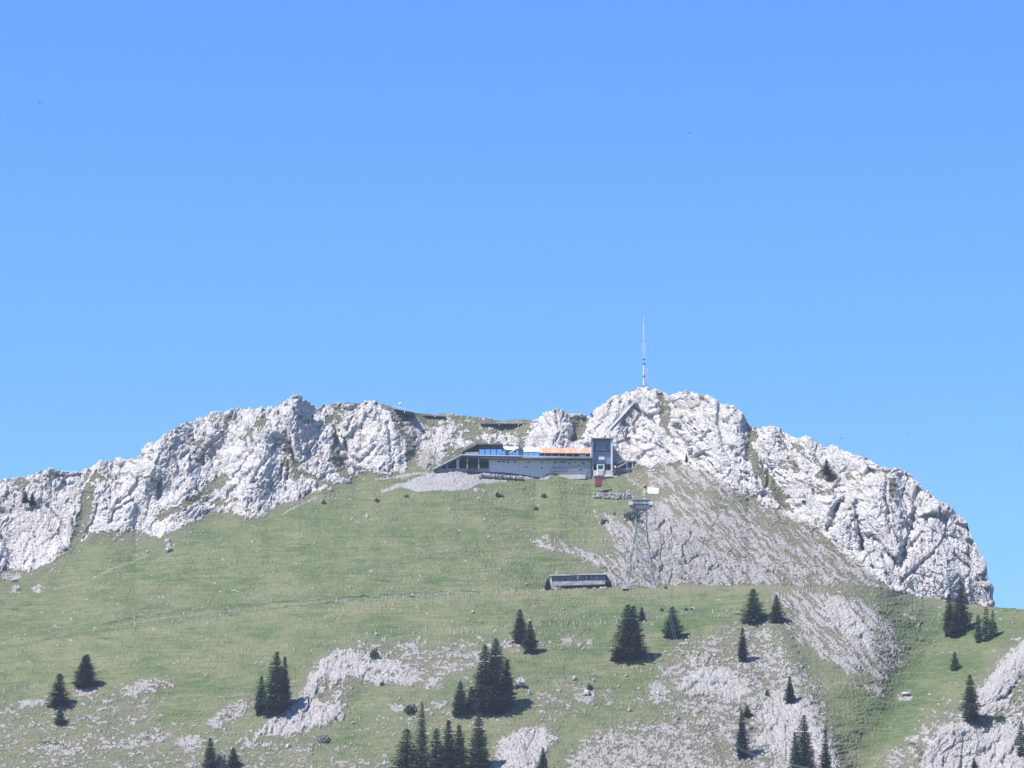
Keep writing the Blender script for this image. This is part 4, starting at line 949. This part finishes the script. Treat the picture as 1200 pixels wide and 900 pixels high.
for x, y, w, h in [(651, 542.2, 3, 1.6), (660, 541.6, 6, 1.8), (667.3, 542.6, 3, 1.6), (673.6, 541.8, 2.4, 1.4), (678.2, 545, 2.2, 1.6), (683.4, 542.8, 3.2, 2), (680, 550.6, 2.5, 1.2)]: window(x, y, w, h, rt, .25)
MB().bar(A(603.2, 549, -.3), A(603.2, 549, .1), 1.7 * .3, 14).build('round_sign', M_LIGHT, rt)
MB().bar(A(652.8, 545.8, -.3), A(652.8, 545.8, .3), 1.1 * .32, 12).build('satellite_dish', M_WHITE, rt)
part('downpipe', M_WHITE, 646, 541.8, 647, 548.6, -.05, .3)
part('ledge', M_RAIL, 647, 546.9, 693, 547.6, -.6, .85); part('ledge', M_RAIL, 647.5, 551.2, 666, 552, -.8, 1.05)
for x in (648.5, 655, 664): part('bracket', M_RAIL, x, 552, x + .5, 554, -.5, .4)
part('pale_base_wall', M_BEIGE, 654.6, 556.2, 686, 561.2, -2.2, 2.2)
# terrace slab and covered lower terrace on the left
MB().ppoly([(541, 533.2), (694, 535.6), (694, 538.2), (573, 537.6), (541.5, 534.6), (508, 551.0), (507.4, 549.4)], DB0 - 2.4, 12).build('terrace_slab', M_FASC, rt)
MB().ppoly([(507, 549.2), (541, 532.4), (573, 533.2), (694, 535.4), (694, 536.2), (573, 534.1), (541, 533.3), (507.6, 550.2)], DB0 - 2.6, .18).build('slab_edge', M_LIGHT, rt)
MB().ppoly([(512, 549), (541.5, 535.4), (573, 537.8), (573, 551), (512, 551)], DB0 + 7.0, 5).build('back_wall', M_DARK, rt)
MB().ppoly([(510, 549.4), (573, 548.8), (573, 553.4), (510, 553.4)], DB0 - .6, 12).build('terrace_floor', M_CONCD, rt)
for x, yt, w, m in [(516.5, 546.5, .8, M_RAIL), (523.8, 543, .8, M_RAIL), (535.6, 537.6, 1.1, M_LIGHT), (537.6, 537.0, .8, M_LIGHT), (547.6, 536.4, 1.0, M_RAIL), (561, 537.2, 1.1, M_RAIL)]:
    part('column', m, x - w / 2, yt, x + w / 2, 549.2, -1.6, w * .32)
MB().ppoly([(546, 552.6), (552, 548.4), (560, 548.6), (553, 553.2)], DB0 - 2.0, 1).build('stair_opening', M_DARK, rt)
# upper storey: glazed hall with canopy on the left
MB().ppoly([(541.6, 528.6), (559, 519.8), (589.4, 520.0), (589.4, 521.2), (559.6, 521.0), (543, 529.4)], DB0 - 1.8, 13).build('canopy_roof', M_FASC, rt)
MB().ppoly([(545, 529), (560, 521.4), (561, 521.4), (561, 533.2), (545, 532.4)], DB0 + 4.5, 6).build('back_wall', M_FASC, rt)
part('upper_wall', M_STEEL2, 561, 521.2, 589, 526.6, .9, 8)
for i in range(4):
    x = 561.4 + 6.8 * i; f = part('window', M_STEEL2, x, 526.4, x + 6.7, 533.6, .55, .5); MB().pbox(x + .35, 526.7, x + 6.2, 533.3, DB0 + .5, .2).build('pane', M_GLASS, f)
    part('mullion', M_STEEL2, x - .35, 521.2, x + .25, 526.4, .3, .5)
for i in range(3):
    x = 545 + 5.4 * i; part('balcony_panel', M_RAIL, x, 530.2 - i * .3, x + 5.1, 533.4, -1.9, .12)
def slope_roof(x0, x1, y0, y1, d0_, d1_, m):
    a, b, c, d_ = A(x0, y1, d0_), A(x1, y1, d0_), A(x1, y0, d1_), A(x0, y0, d1_); mb = MB()
    mb.v = [tuple(v) for v in (a, b, c, d_)] + [tuple(v + Vector((0, 0, .15))) for v in (a, b, c, d_)]; mb.f = [(3, 2, 1, 0), (4, 5, 6, 7), (0, 1, 5, 4), (1, 2, 6, 5), (2, 3, 7, 6), (3, 0, 4, 7)]
    mb.build('roof', m, rt)
slope_roof(589.6, 607.4, 523.8, 527.4, 1.2, 5.5, M_LIGHT)
f = part('window', M_LIGHT, 588.0, 528, 592.4, 533.9, .8, .4); MB().pbox(588.4, 528.3, 592, 533.6, DB0 + .74, .2).build('pane', M_GLASS, f)
part('upper_wall', M_CONCD, 589.2, 527.2, 633, 535.2, 2.0, 8)
part('stair_block', M_STEEL2, 592.6, 528.5, 596, 536.5, -.5, 1.5)
MB().ppoly([(595, 531.5), (604.5, 525.2), (608.2, 524.8), (608.2, 526), (605, 526.6), (596, 532.8)], DB0 + .2, 3).build('sloping_roof', M_LIGHT, rt)
for i in range(3):
    x = 596.6 + 3.9 * i; y = 531.8 - i * 1.9; f = MB().pbox(x, max(y, 527.8), x + 3.5, 534.4, DB0 + .9, .4).build('window', M_LIGHT, rt); MB().pbox(x + .3, max(y, 527.8) + .3, x + 3.2, 534.1, DB0 + .84, .2).build('pane', M_GLASS, f)
dr = part('doorway', M_STEEL2, 607.8, 524.6, 612.6, 535, .0, 2); MB().pbox(608.6, 528, 611.8, 534.6, DB0 - .08, .2).build('door', M_GLASSD, dr)
slope_roof(612.8, 632.2, 525.0, 529.5, -.2, 4.6, M_LIGHT)
part('upper_wall', M_CONCD, 613, 527.0, 632, 529.6, 4.8, 3)
for i in range(3):
    x = 613 + 6.5 * i; f = part('window', M_LIGHT, x, 529.6, x + 6.3, 535, .5, .4); MB().pbox(x + .35, 529.9, x + 5.9, 534.7, DB0 + .44, .2).build('pane', M_GLASS, f)
# orange roof of separate sloping panels over a row of windows
part('upper_wall', M_DARK, 632.6, 530.6, 691.5, 535.6, 2.6, 6)
npan = 12
for i in range(npan):
    x0 = 632.4 + 58.4 * i / npan; x1 = 632.4 + 58.4 * (i + 1) / npan - .45; j = .12 * (i % 2)
    y0, y1 = 525.2 + i * .07, 530.9 + i * .05
    a, b, c, d_ = A(x0, y1, -.6 + j), A(x1, y1, -.6 + j), A(x1, y0, 3.4), A(x0, y0, 3.4)
    mb = MB(); mb.v = [tuple(v) for v in (a, b, c, d_)] + [tuple(v + Vector((0, 0, .12))) for v in (a, b, c, d_)]; mb.f = [(3, 2, 1, 0), (4, 5, 6, 7), (0, 1, 5, 4), (1, 2, 6, 5), (2, 3, 7, 6), (3, 0, 4, 7)]
    mb.build('roof_panel', M_ORANGE if i % 3 else M_ORANGE2, rt)
part('eaves', M_FASC, 632.6, 531.3, 691, 531.9, -.2, .5)
for i, x in enumerate((638.4, 646.6, 655, 663, 671.8, 679.6, 686)):
    part('post', M_LIGHT, x - .5, 531.8, x + .5, 535.6, .1, .35)
part('white_panel', M_LIGHT, 680.4, 532.6, 685.4, 535.6, .5, .3)
part('parapet', M_CONCD, 612, 535.0, 693.2, 536.9, -2.9, .25)
# terrace railings on top of the slab edge
mbx = MB()
for x in range(546, 612, 5): mbx.pbox(x, 531.4, x + .25, 533.4, DB0 - 2.5, .08)
mbx.pbox(545, 531.3, 612, 531.55, DB0 - 2.5, .08)
mbx.build('terrace_railing', M_RAIL, rt)

# cable car station: blue-grey box tower
st = thing('cable_car_station', 'square blue-grey cable car station tower at the right end of the restaurant', 'building', A(706, 556))
def sp_(name, m, x0, y0, x1, y1, d=0.0, dep=1.0, parent=None): return part(name, m, x0, y0, x1, y1, d, dep, parent or st)
sp_('side_panel', M_STEEL, 693.8, 514.6, 695.2, 551, -2.0, 14); sp_('side_panel', M_LIGHT, 716.0, 514.6, 717.8, 551, -2.2, 14)
sp_('tower_wall', M_STEEL, 695.2, 514.6, 716.0, 543.5, -.6, 12)
rf = sp_('roof', M_STEEL2, 693.0, 513.4, 718.6, 514.6, -2.6, 15)
sp_('roof_edge', M_LIGHT, 694, 512.9, 717.6, 513.4, -2.3, 14)
for (x0, y0, x1, y1) in [(696.6, 520.4, 697.6, 527.6), (711.2, 520.4, 712.2, 527.6), (695.6, 527.4, 713.4, 528.9)]: sp_('bracket', M_STEEL2, x0, y0, x1, y1, -1.0, .5)
sp_('crossbeam', M_RAIL, 697.6, 526.5, 711.2, 527.4, -1.1, .3)
f = sp_('window', M_LIGHT, 701.6, 535.2, 708.4, 540.6, -.95, .4); MB().pbox(701.8, 538.8, 708.2, 540.4, DB0 - 1.02, .1).build('pane', M_GLASSD, f)
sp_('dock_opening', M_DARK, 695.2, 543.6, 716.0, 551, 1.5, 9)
sp_('dock_floor', M_BEIGE, 695.2, 551, 718.6, 557.8, -2.6, 12)
fr = sp_('dock_gate', M_WHITE, 699.4, 544.2, 700.8, 557.6, -3.0, .4); sp_('dock_gate', M_WHITE, 707, 544.2, 708.2, 551.5, -3.0, .4)
sp_('gate_beam', M_LIGHT, 700.9, 544.2, 707, 545.2, -3.0, .4); sp_('gate_panel', M_BEIGE, 701, 549.6, 706.8, 557, -3.0, .3); sp_('gate_window', M_GLASSD, 701.4, 545.8, 706.6, 549, -2.6, .1)
sp_('edge_beam', M_LIGHT, 706, 557.5, 724, 558.6, -3.2, 1.5)
sp_('foundation', M_CONCD, 694, 557.8, 718, 563, -1.8, 11)
mbx = MB(); rn = random.Random(4)
for q in range(16):
    x = rn.uniform(717, 724); y = rn.uniform(545, 556); mbx.pbox(x, y, x + rn.uniform(1, 2.5), y + rn.uniform(1, 3), DB0 - 2.5 + rn.uniform(-.6, .6), .8)
mbx.pbar(718, 546, 723, 557, DB0 - 3, .18); mbx.pbar(723, 548, 718, 557, DB0 - 3, .18)
mbx.build('stacked_machinery', M_STEEL2, st); MB().pbox(720, 545.6, 721.8, 548, DB0 - 3.3, .5).build('white_box', M_WHITE, st)
wk = thing('covered_walkway', 'flat-roofed walkway on posts with a ramp, right of the station tower', 'building', A(732, 548))
def wp(name, m, x0, y0, x1, y1, d=0.0, dep=1.0): return MB().pbox(x0, y0, x1, y1, DB0 + d, dep).build(name, m, wk)
wp('roof', M_CONCD, 719, 539.6, 745.5, 541.4, .5, 8); wp('back_wall', M_DARK, 727, 541.4, 746, 549, 5, 3); wp('floor', M_CONCD, 718, 548.4, 747, 553, .5, 8)
for x in (734.6, 741.2): wp('column', M_LIGHT, x - .6, 541.4, x + .6, 548.6, .8, .4)
MB().ppoly([(722, 547.6), (735, 540.6), (735.4, 541.8), (723, 548.8)], DB0 - 1.2, 1.0).build('ramp', M_RAIL, wk)
mbx = MB()
for q in range(6): mbx.pbar(722 + 2.4 * q, 546.4 - 1.3 * q, 722 + 2.4 * q, 543.8 - 1.3 * q, DB0 - 1.2, .05)
mbx.pbar(722, 543.8, 734, 537.3, DB0 - 1.2, .06); mbx.build('ramp_railing', M_RAIL, wk)

# stone retaining walls of separate boulders
M_STONE2 = mat('grey_wall_stone', (.46, .44, .43), .9, noise=.4, scale=.8, bump=.5)
_bm2 = [m_.copy() for m_ in _bm]
for m_ in _bm2: m_.materials[0] = M_STONE2
def stone_wall(name, label, pts_top, h, step=2.6, sheet='B'):
    base = surf(pts_top[0][0], pts_top[0][1] + h, sheet); t = thing(name, label, 'wall', base); rn = random.Random(int(pts_top[0][0])); k = 0; hh = 1.9
    while k * hh * .8 < h - 1:
        x = pts_top[0][0] + rn.uniform(0, 2); k += 1
        while x < pts_top[-1][0]:
            w = step * rn.uniform(.6, 1.5); yt = float(line(pts_top, x)); y = yt + (k - 1) * hh * .8 + rn.uniform(-.25, .25)
            p = surf(x, yt + h, sheet); q = Vector(P(x + w / 2, y + hh / 2, p.y - .6 + (yt + h - y) * .06)); x += w; o = bpy.data.objects.new('stone', random.choice(_bm2)); COL.objects.link(o); o.parent = t
            s = p.y / FPX; o.location = q - base; o.scale = (w * s * .62, .8 + rn.uniform(-.2, .2), hh * s * .8); o.rotation_euler = (0, rn.uniform(-.2, .2), rn.uniform(-.3, .3))
stone_wall('retaining_wall', 'short dry-stone wall on the grass between the red cabin and the pylon head', [(695, 577.3), (738, 578.8)], 6.5)
stone_wall('retaining_wall', 'rough stone bank holding up the gravel terrace under the restaurant', [(560, 555.5), (585, 556.5), (612, 559)], 3.6, 2.4)
# helipad slab and orange sphere
d0 = depth(766, 578, 'B') - 1.0
t = thing('concrete_pad', 'small pale tilted concrete pad above the pylon', 'slab', P(765, 578, d0))
mb = MB(); q = [Vector(P(759.5, 578, d0)), Vector(P(771.6, 578.6, d0)), Vector(P(772.2, 571.8, d0 + 4.5)), Vector(P(758.5, 570.6, d0 + 4.5))]
mb.v = [tuple(v) for v in q] + [tuple(v - Vector((0, 0, 1.6))) for v in q]; mb.f = [(0, 1, 2, 3), (7, 6, 5, 4), (0, 4, 5, 1), (1, 5, 6, 2), (2, 6, 7, 3), (3, 7, 4, 0)]; mb.build('slab', M_CONC, t)
c = surf(755.6, 571.5, 'B'); t = thing('orange_marker', 'round orange marker at the left corner of the pale concrete pad', 'marker', c)
MB().ball(c + Vector((0, -.8, .35)), .72, 12, 8, .85).build('marker_body', mat('orange_paint', (.75, .16, .07), .5), t, True); MB().bar(c - Vector((0, .8, .8)), c + Vector((0, -.8, .1)), .2, 6).build('foot', M_DARK, t)

# galleries under the ridge
def gallery(label, pts, h, posts, d_ref, rail=None):
    d = float(np.median([depth(x, y + h, 'B') for x, y in pts])) - 1.0; t = thing('covered_gallery', label, 'building', P(pts[0][0], pts[0][1] + h, d))
    up = [(x, y) for x, y in pts]; dn = [(x, y + .9) for x, y in pts[::-1]]
    MB().ppoly(up + dn, d - .6, 8).build('roof_slab', M_CONCD, t)
    MB().ppoly([(x, y + .9) for x, y in pts] + [(x, y + h) for x, y in pts[::-1]], d + 1.6, 6).build('back_wall', M_STEEL2, t)
    MB().ppoly([(x, y + h - .3) for x, y in pts] + [(x, y + h + .5) for x, y in pts[::-1]], d + .2, 6).build('floor', M_FASC, t)
    for x in posts:
        y = float(line(pts, x)); MB().pbox(x - .45, y + .8, x + .45, y + h, d - .6, .3).build('column', M_LIGHT, t)
    if rail:
        mb = MB()
        for x in np.arange(rail[0], rail[1], 3.0): y = float(line(pts, x)); mb.pbox(x, y - 2.2, x + .3, y, d, .1)
        mb.ppoly([(rail[0], float(line(pts, rail[0])) - 2.3), (rail[1], float(line(pts, rail[1])) - 2.3), (rail[1], float(line(pts, rail[1])) - 1.9), (rail[0], float(line(pts, rail[0])) - 1.9)], d, .1)
        mb.build('railing', M_LIGHT, t)
gallery('left dark gallery slab under the skyline beside the rounded crag', [(445.5, 475.4), (465, 479.0), (486, 483.0)], 3.4, (461, 474), 0, (462, 486))
gallery('thin middle gallery slab on the skyline between two outcrops', [(485.5, 484.6), (500, 486.0), (522, 487.2)], 2.5, (495, 510), 0)
gallery('right long gallery slab on the skyline left of the summit crag', [(563, 495.4), (600, 495.6), (628, 495.2)], 2.7, (585, 607.5), 0)
c = Vector(P(469, 477, depth(469, 483, 'B') - 1)); t = thing('radar_dome', 'tiny white dome on a stalk above the left gallery', 'dome', c); MB().ball(c + Vector((0, 0, 1.15)), .55, 12, 8).build('dome', M_WHITE, t, True); MB().bar(c - Vector((0, 0, .8)), c + Vector((0, 0, .8)), .18, 8).build('stalk', M_LIGHT, t)

# stairway up the crag: a straight pale ramp with steps
def chute(pts, w, label):
    t = None; mb = MB(); Q = []
    for k in range(41):
        s = k / 40.0; x = pts[0][0] + (pts[1][0] - pts[0][0]) * s; y = pts[0][1] + (pts[1][1] - pts[0][1]) * s; Q.append(surf(x, y, 'B'))
    n = len(Q); Ys = np.convolve(np.pad([q.y for q in Q], 6, mode='edge'), np.ones(13) / 13, mode='valid')
    Q = [Vector(P(pts[0][0] + (pts[1][0] - pts[0][0]) * k / 40.0, pts[0][1] + (pts[1][1] - pts[0][1]) * k / 40.0, Ys[k] - 1.5)) for k in range(n)]
    t = thing('summit_stairway', label, 'stairway', Q[0])
    dn = (Q[-1] - Q[0]).normalized(); side = dn.cross(Vector((0, 1, 0))).normalized() * w / 2
    for a, b in zip(Q[:-1], Q[1:]):
        vs = [a - side, a + side, b + side, b - side]; mb.add(vs + [v + Vector((0, 3.4, 0)) for v in vs], [(0, 1, 2, 3), (4, 7, 6, 5), (0, 4, 5, 1), (2, 6, 7, 3), (1, 5, 6, 2), (0, 3, 7, 4)])
    mb.build('stair_ramp', M_WHITE, t)
    for s_ in (-1, 1):
        m2 = MB()
        for a, b in zip(Q[:-1], Q[1:]): m2.bar(a + side * s_ + Vector((0, -.5, .2)), b + side * s_ + Vector((0, -.5, .2)), .06, 4)
        m2.build('handrail', M_RAIL, t)
chute(((748, 466), (706, 512)), .55, 'straight pale stairway slanting up the crag to the mast')

# mast
mb0 = surf(754.5, 457, 'B'); dm = mb0.y + 1.0
t = thing('broadcast_mast', 'tall thin white broadcasting mast on the summit crag', 'mast', P(754.5, 456, dm))
def mk(name, m, mb): return mb.build(name, m, t)
mk('base_hut', M_WHITE, MB().pbox(751.4, 452.0, 758.4, 459.0, dm - 1.2, 3)); mk('base_hut_roof', M_CONCD, MB().pbox(751.0, 451.5, 758.8, 452.0, dm - 1.4, 3.4))
mk('lower_tube', M_LIGHT, MB().bar(P(754.6, 452, dm), P(754.6, 427, dm), .36, 12, .30))
mb = MB()
for s_ in (-1, 1):
    for q in (-1, 1): mb.bar(P(754.6 + s_ * .55, 427, dm + q * .18), P(754.6 + s_ * .45, 397, dm + q * .15), .05, 5)
for k in range(14): y = 427 - 2.15 * k; s_ = 1 if k % 2 else -1; mb.bar(P(754.6 + s_ * .55, y, dm - .18), P(754.6 - s_ * .55, y - 2.1, dm - .18), .035, 4); mb.bar(P(754.6 - s_ * .55, y, dm + .18), P(754.6 + s_ * .55, y - 2.1, dm + .18), .035, 4)
mk('lattice_section', M_LIGHT, mb)
mk('antenna_tube', M_LIGHT, MB().bar(P(754.6, 397, dm), P(754.6, 378.5, dm), .20, 10)); mk('tip', M_LIGHT, MB().bar(P(754.6, 378.5, dm), P(754.6, 369.5, dm), .13, 8, .07))
for y in (421.3, 426.5, 441.2): mk('platform', M_STEEL2, MB().bar(P(754.6, y, dm), P(754.6, y - .6, dm), .62, 12))
for (x, y) in [(752.8, 403.5), (756.4, 403.5), (752.9, 407), (756.2, 407.5), (753, 410.6), (756.2, 410.8)]: mk('antenna', M_WHITE, MB().bar(P(x, y + 1.1, dm - .2), P(x, y - 1.1, dm - .2), .12, 6))
for (x, y) in [(758.6, 433), (758.2, 436.4), (757.6, 442)]:
    mk('dish', M_WHITE, MB().bar(P(x, y, dm - .45), P(x, y, dm - .1), .42, 12, .3)); mk('dish_arm', M_RAIL, MB().bar(P(x, y, dm), P(754.6, y, dm), .05, 5))

# ------------------------------------------------------------------ hut
dh = min(depth(x, 687, 'B') for x in range(646, 716, 5)) + 1.0
dh = max(dh, float(np.interp(680, xs, DBROW)) + 3.0)
ht = thing('stone_hut', 'long low dark wooden shed on a whitish stone base below the meadow', 'hut', P(680, 686, dh))
def hp(name, m, x0, y0, x1, y1, d=0.0, dep=1.0): return MB().pbox(x0, y0, x1, y1, dh + d, dep).build(name, m, ht)
MB().ppoly([(645.8, 681.4), (709.2, 680.2), (709.2, 684.5), (645.8, 686.6)], dh - .3, 8).build('stone_base', M_STONE, ht)
# plank front: separate boards
for i in range(31):
    x0 = 645.8 + 63.2 * i / 31; x1 = x0 + 63.2 / 31 - .12; yb = 681.6 - (x0 - 645.8) / 63.4 * 1.2
    MB().pbox(x0, 674.6, x1, yb, dh + .5 + .05 * (i % 3), .15).build('board', M_FOOT, ht)
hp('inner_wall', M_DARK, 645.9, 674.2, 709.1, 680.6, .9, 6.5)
MB().ppoly([(709.2, 673.4), (710.4, 673.2), (716.6, 682.4), (709.4, 682.6)], dh - .1, 8).build('side_panel', M_DARK, ht)  # dark wedge at the right end: shade put into the colour
for x0, x1, y in ((643.8, 667.8, 673.6), (667.9, 677.2, 673.5), (677.3, 711.4, 672.6)):
    MB().ppoly([(x0, y + .9), (x0, y), (x1, y - .35), (x1, y + .5)], dh - .6, 9.4).build('roof_sheet', M_LIGHT if x0 != 667.9 else M_CONCD, ht)
hp('white_pillar', M_WHITE, 676.2, 674.4, 677.8, 678.4, .2, .4); hp('white_pillar', M_WHITE, 645.2, 675.0, 646.4, 684.5, .2, .4)
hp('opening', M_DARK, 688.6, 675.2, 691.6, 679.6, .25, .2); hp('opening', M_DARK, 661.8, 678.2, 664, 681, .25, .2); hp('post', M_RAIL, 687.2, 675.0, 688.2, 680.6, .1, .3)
for x in (692.4, 698.4, 708): hp('post', M_RAIL, x, 675, x + .6, 680.4, .1, .3)

# ------------------------------------------------------------------ pylon
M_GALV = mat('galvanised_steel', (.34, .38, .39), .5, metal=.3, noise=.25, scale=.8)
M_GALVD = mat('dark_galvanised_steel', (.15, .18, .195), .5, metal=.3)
pd = depth(750, 691, 'F'); pz = pd
py = thing('cable_car_pylon', 'four-legged lattice steel cable car pylon standing on the grassy brow', 'pylon', P(748, 687, pd))
def pp(x, y, d): return Vector(P(x, y, pd + d))
LEG = {'fl': [(730.8, 686, 0), (736, 659, 1.2), (741, 638, 2.2), (744.8, 620, 3.0), (745.8, 597, 3.2)],
       'fr': [(765.4, 687, 0), (763.2, 670, .8), (760.5, 653, 1.6), (757.2, 625, 2.8), (757.2, 597, 3.2)],
       'bl': [(737.2, 681, 7.5), (739.4, 660, 7.0), (742.4, 640, 6.6), (746.2, 620, 6.2), (747.2, 597, 6.0)],
       'br': [(768, 683.5, 7.5), (764.6, 662, 7.0), (761.4, 645, 6.6), (758.2, 622, 6.2), (758.0, 597, 6.0)]}
for k, L in LEG.items():
    mb = MB()
    for a, b in zip(L[:-1], L[1:]): mb.bar(pp(*a), pp(*b), .14 if k[0] == 'f' else .11, 8)
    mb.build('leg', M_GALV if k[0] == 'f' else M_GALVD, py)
def at_leg(k, y):
    L = LEG[k]; ys = [-q[1] for q in L]; return pp(float(np.interp(-y, ys, [q[0] for q in L])), y, float(np.interp(-y, ys, [q[2] for q in L])))
for y in (664.5, 643, 624): 
    mb = MB()
    for a, b in (('fl', 'fr'), ('fr', 'br'), ('br', 'bl'), ('bl', 'fl')): mb.bar(at_leg(a, y), at_leg(b, y), .12, 5)
    mb.build('ring_beam', M_GALVD, py)
mb = MB()
lv = [686, 664.5, 643, 624, 615, 606, 597]
for y0, y1 in zip(lv[:-1], lv[1:]):
    for a, b in (('fl', 'fr'), ('bl', 'br'), ('fl', 'bl'), ('fr', 'br')): mb.bar(at_leg(a, y0), at_leg(b, y1), .07, 4); mb.bar(at_leg(b, y0), at_leg(a, y1), .07, 4)
mb.build('cross_bracing', M_GALVD, py)
for (x0, y0, x1, y1, d) in [(729, 685.2, 734.2, 690, -1.0), (764.4, 686, 769.4, 689.6, -.8), (735, 681.5, 739, 687, 6.4), (765.6, 683.6, 770.4, 688, 6.4)]:
    MB().pbox(x0, y0, x1, y1, pd + d, 2.2).build('footing', M_CONC, py)
hd = MB().ppoly([(737.0, 590.2), (765.6, 590.2), (764.4, 592.6), (757, 596.4), (746, 596.4), (738.2, 592.6)], pd + 2.6, 3.6).build('head_beam', M_GALVD, py)
MB().pbox(738.6, 585.0, 762.6, 585.8, pd + 2.2, 4.2).build('top_platform', M_GALV, py)
for x in (737.2, 760.4): MB().pbox(x, 587.4, x + 4.6, 591.4, pd + 1.6, 4.8).build('cable_saddle', M_LIGHT, py)
mb = MB()
for q in range(9): x = 738.8 + 2.95 * q; mb.pbox(x, 585.6, x + .35, 590.4, pd + 2.4, .15)
mb.pbox(738.4, 588, 763, 588.5, pd + 2.3, .15); mb.build('platform_railing', M_GALV, py)
mb = MB()
for x in (740, 761.2): mb.pbar(x, 585, x - .6, 578.6, pd + 3.4, .09)
mb.pbar(739.4, 579, 760.8, 579, pd + 3.4, .06); mb.build('davit', M_GALVD, py)
lad = MB()
for q in range(46): y = 686 - 2 * q; a = at_leg('fr', max(y, 597.0)); lad.bar(a + Vector((-.1, -.25, 0)), a + Vector((.45, -.25, 0)), .03, 3)
lad.build('ladder', M_GALVD, py)

# ------------------------------------------------------------------ cables and the red cabin
def cable_pts(xpx, side):
    x_h = P(xpx, 590, pd + 4)[0]; z_h = P(xpx, 589.5, pd + 4)[2]
    ctl = [(pd + 4, z_h), (1214, 191), (1161, 169), (940, 118), (694, 79), (667, 75), (580, 62), (400, 32), (245, 8)]
    ys = np.array([c_[0] for c_ in ctl])[::-1]; zs = np.array([c_[1] for c_ in ctl])[::-1]
    out = []
    co = np.polyfit(ys, zs, 3); corr = zs - np.polyval(co, ys)
    for y in np.linspace(245, pd + 4, 90): out.append(Vector((x_h * (1 if y > 600 else 1), y, float(np.polyval(co, y) + np.interp(y, ys, corr) * .0))))
    dz = z_h - out[-1].z
    for o_ in out: o_.z += dz * ((o_.y - 245) / (pd + 4 - 245)) ** 2
    return out
M_CABLE = mat('steel_cable', (.16, .17, .18), .5, metal=.3)
stat_front = DB0 - 1.0
for xp, sx, lab in ((739.6, 700.5, 'left'), (762.8, 711.0, 'right')):
    for dx, nm in ((-.35, 'outer'), (.35, 'inner')):
        lo = cable_pts(xp, 1); top = lo[-1]; e = Vector(P(sx + dx * 1.2, 549.5, stat_front))
        up = []
        for k in range(1, 25):
            s = k / 24.0; q = top.lerp(e, s); q.z -= 2.2 * 4 * s * (1 - s) * .5; up.append(q)
        mb = MB(); L = [p + Vector((dx, 0, 0)) for p in lo] + [p + Vector((dx * (1 - i / 24), 0, 0)) for i, p in enumerate(up)]
        for a, b in zip(L[:-1], L[1:]): mb.bar(a, b, .03, 4)
        o = mb.build('track_cable', M_CABLE); tag(o, '%s rope of the %s cable pair crossing the pylon head' % (nm, lab), 'cable', 'cable car ropes')
    if lab == 'left': left_up = [top] + up
# cabin hangs from the left pair a little below the station
cd = left_up[20]; tgt = Vector(P(701.3, 557, cd.y))
cb_ = thing('cable_car_cabin', 'red cable car cabin with dark windows hanging below the station dock', 'cable car', Vector((tgt.x, cd.y, P(701.3, 569, cd.y)[2])))
cy = cd.y
def cbp(name, m, x0, y0, x1, y1, d=0.0, dep=1.0, parent=None): return MB().pbox(x0, y0, x1, y1, cy + d, dep).build(name, m, parent or cb_)
body = MB().ppoly([(697.6, 568.4), (697.2, 560.0), (698.2, 557.8), (704.8, 557.8), (705.8, 560.0), (705.4, 568.4), (704.4, 569.4), (698.6, 569.4)], cy - 1.2, 2.6).build('body', M_RED, cb_)
for x in (697.9, 701.7): cbp('window', M_GLASSD, x, 558.6, x + 3.3, 560.8, -1.28, .1)
cbp('window', M_GLASSD, 697.25, 558.8, 697.4, 561, -1.0, 2.2); cbp('window', M_GLASSD, 705.7, 560.2, 705.9, 564.4, -1.0, 2.2)
cbp('lower_skirt', M_STEEL2, 697.7, 566.0, 705.3, 569.1, -1.3, .2); cbp('roof', M_STEEL2, 698, 557.2, 705, 557.8, -1.25, 2.7)
top_c = Vector((tgt.x, cy, cd.z))
MB().bar(Vector(P(701.3, 557.4, cy)), Vector((cd.x, cy, cd.z)), .10, 6).build('hanger', M_STEEL2, cb_)
MB().box(cd.x - .25, cd.x + .25, cy - 1.2, cy + 1.2, cd.z - .1, cd.z + .25).build('carriage', M_STEEL2, cb_)
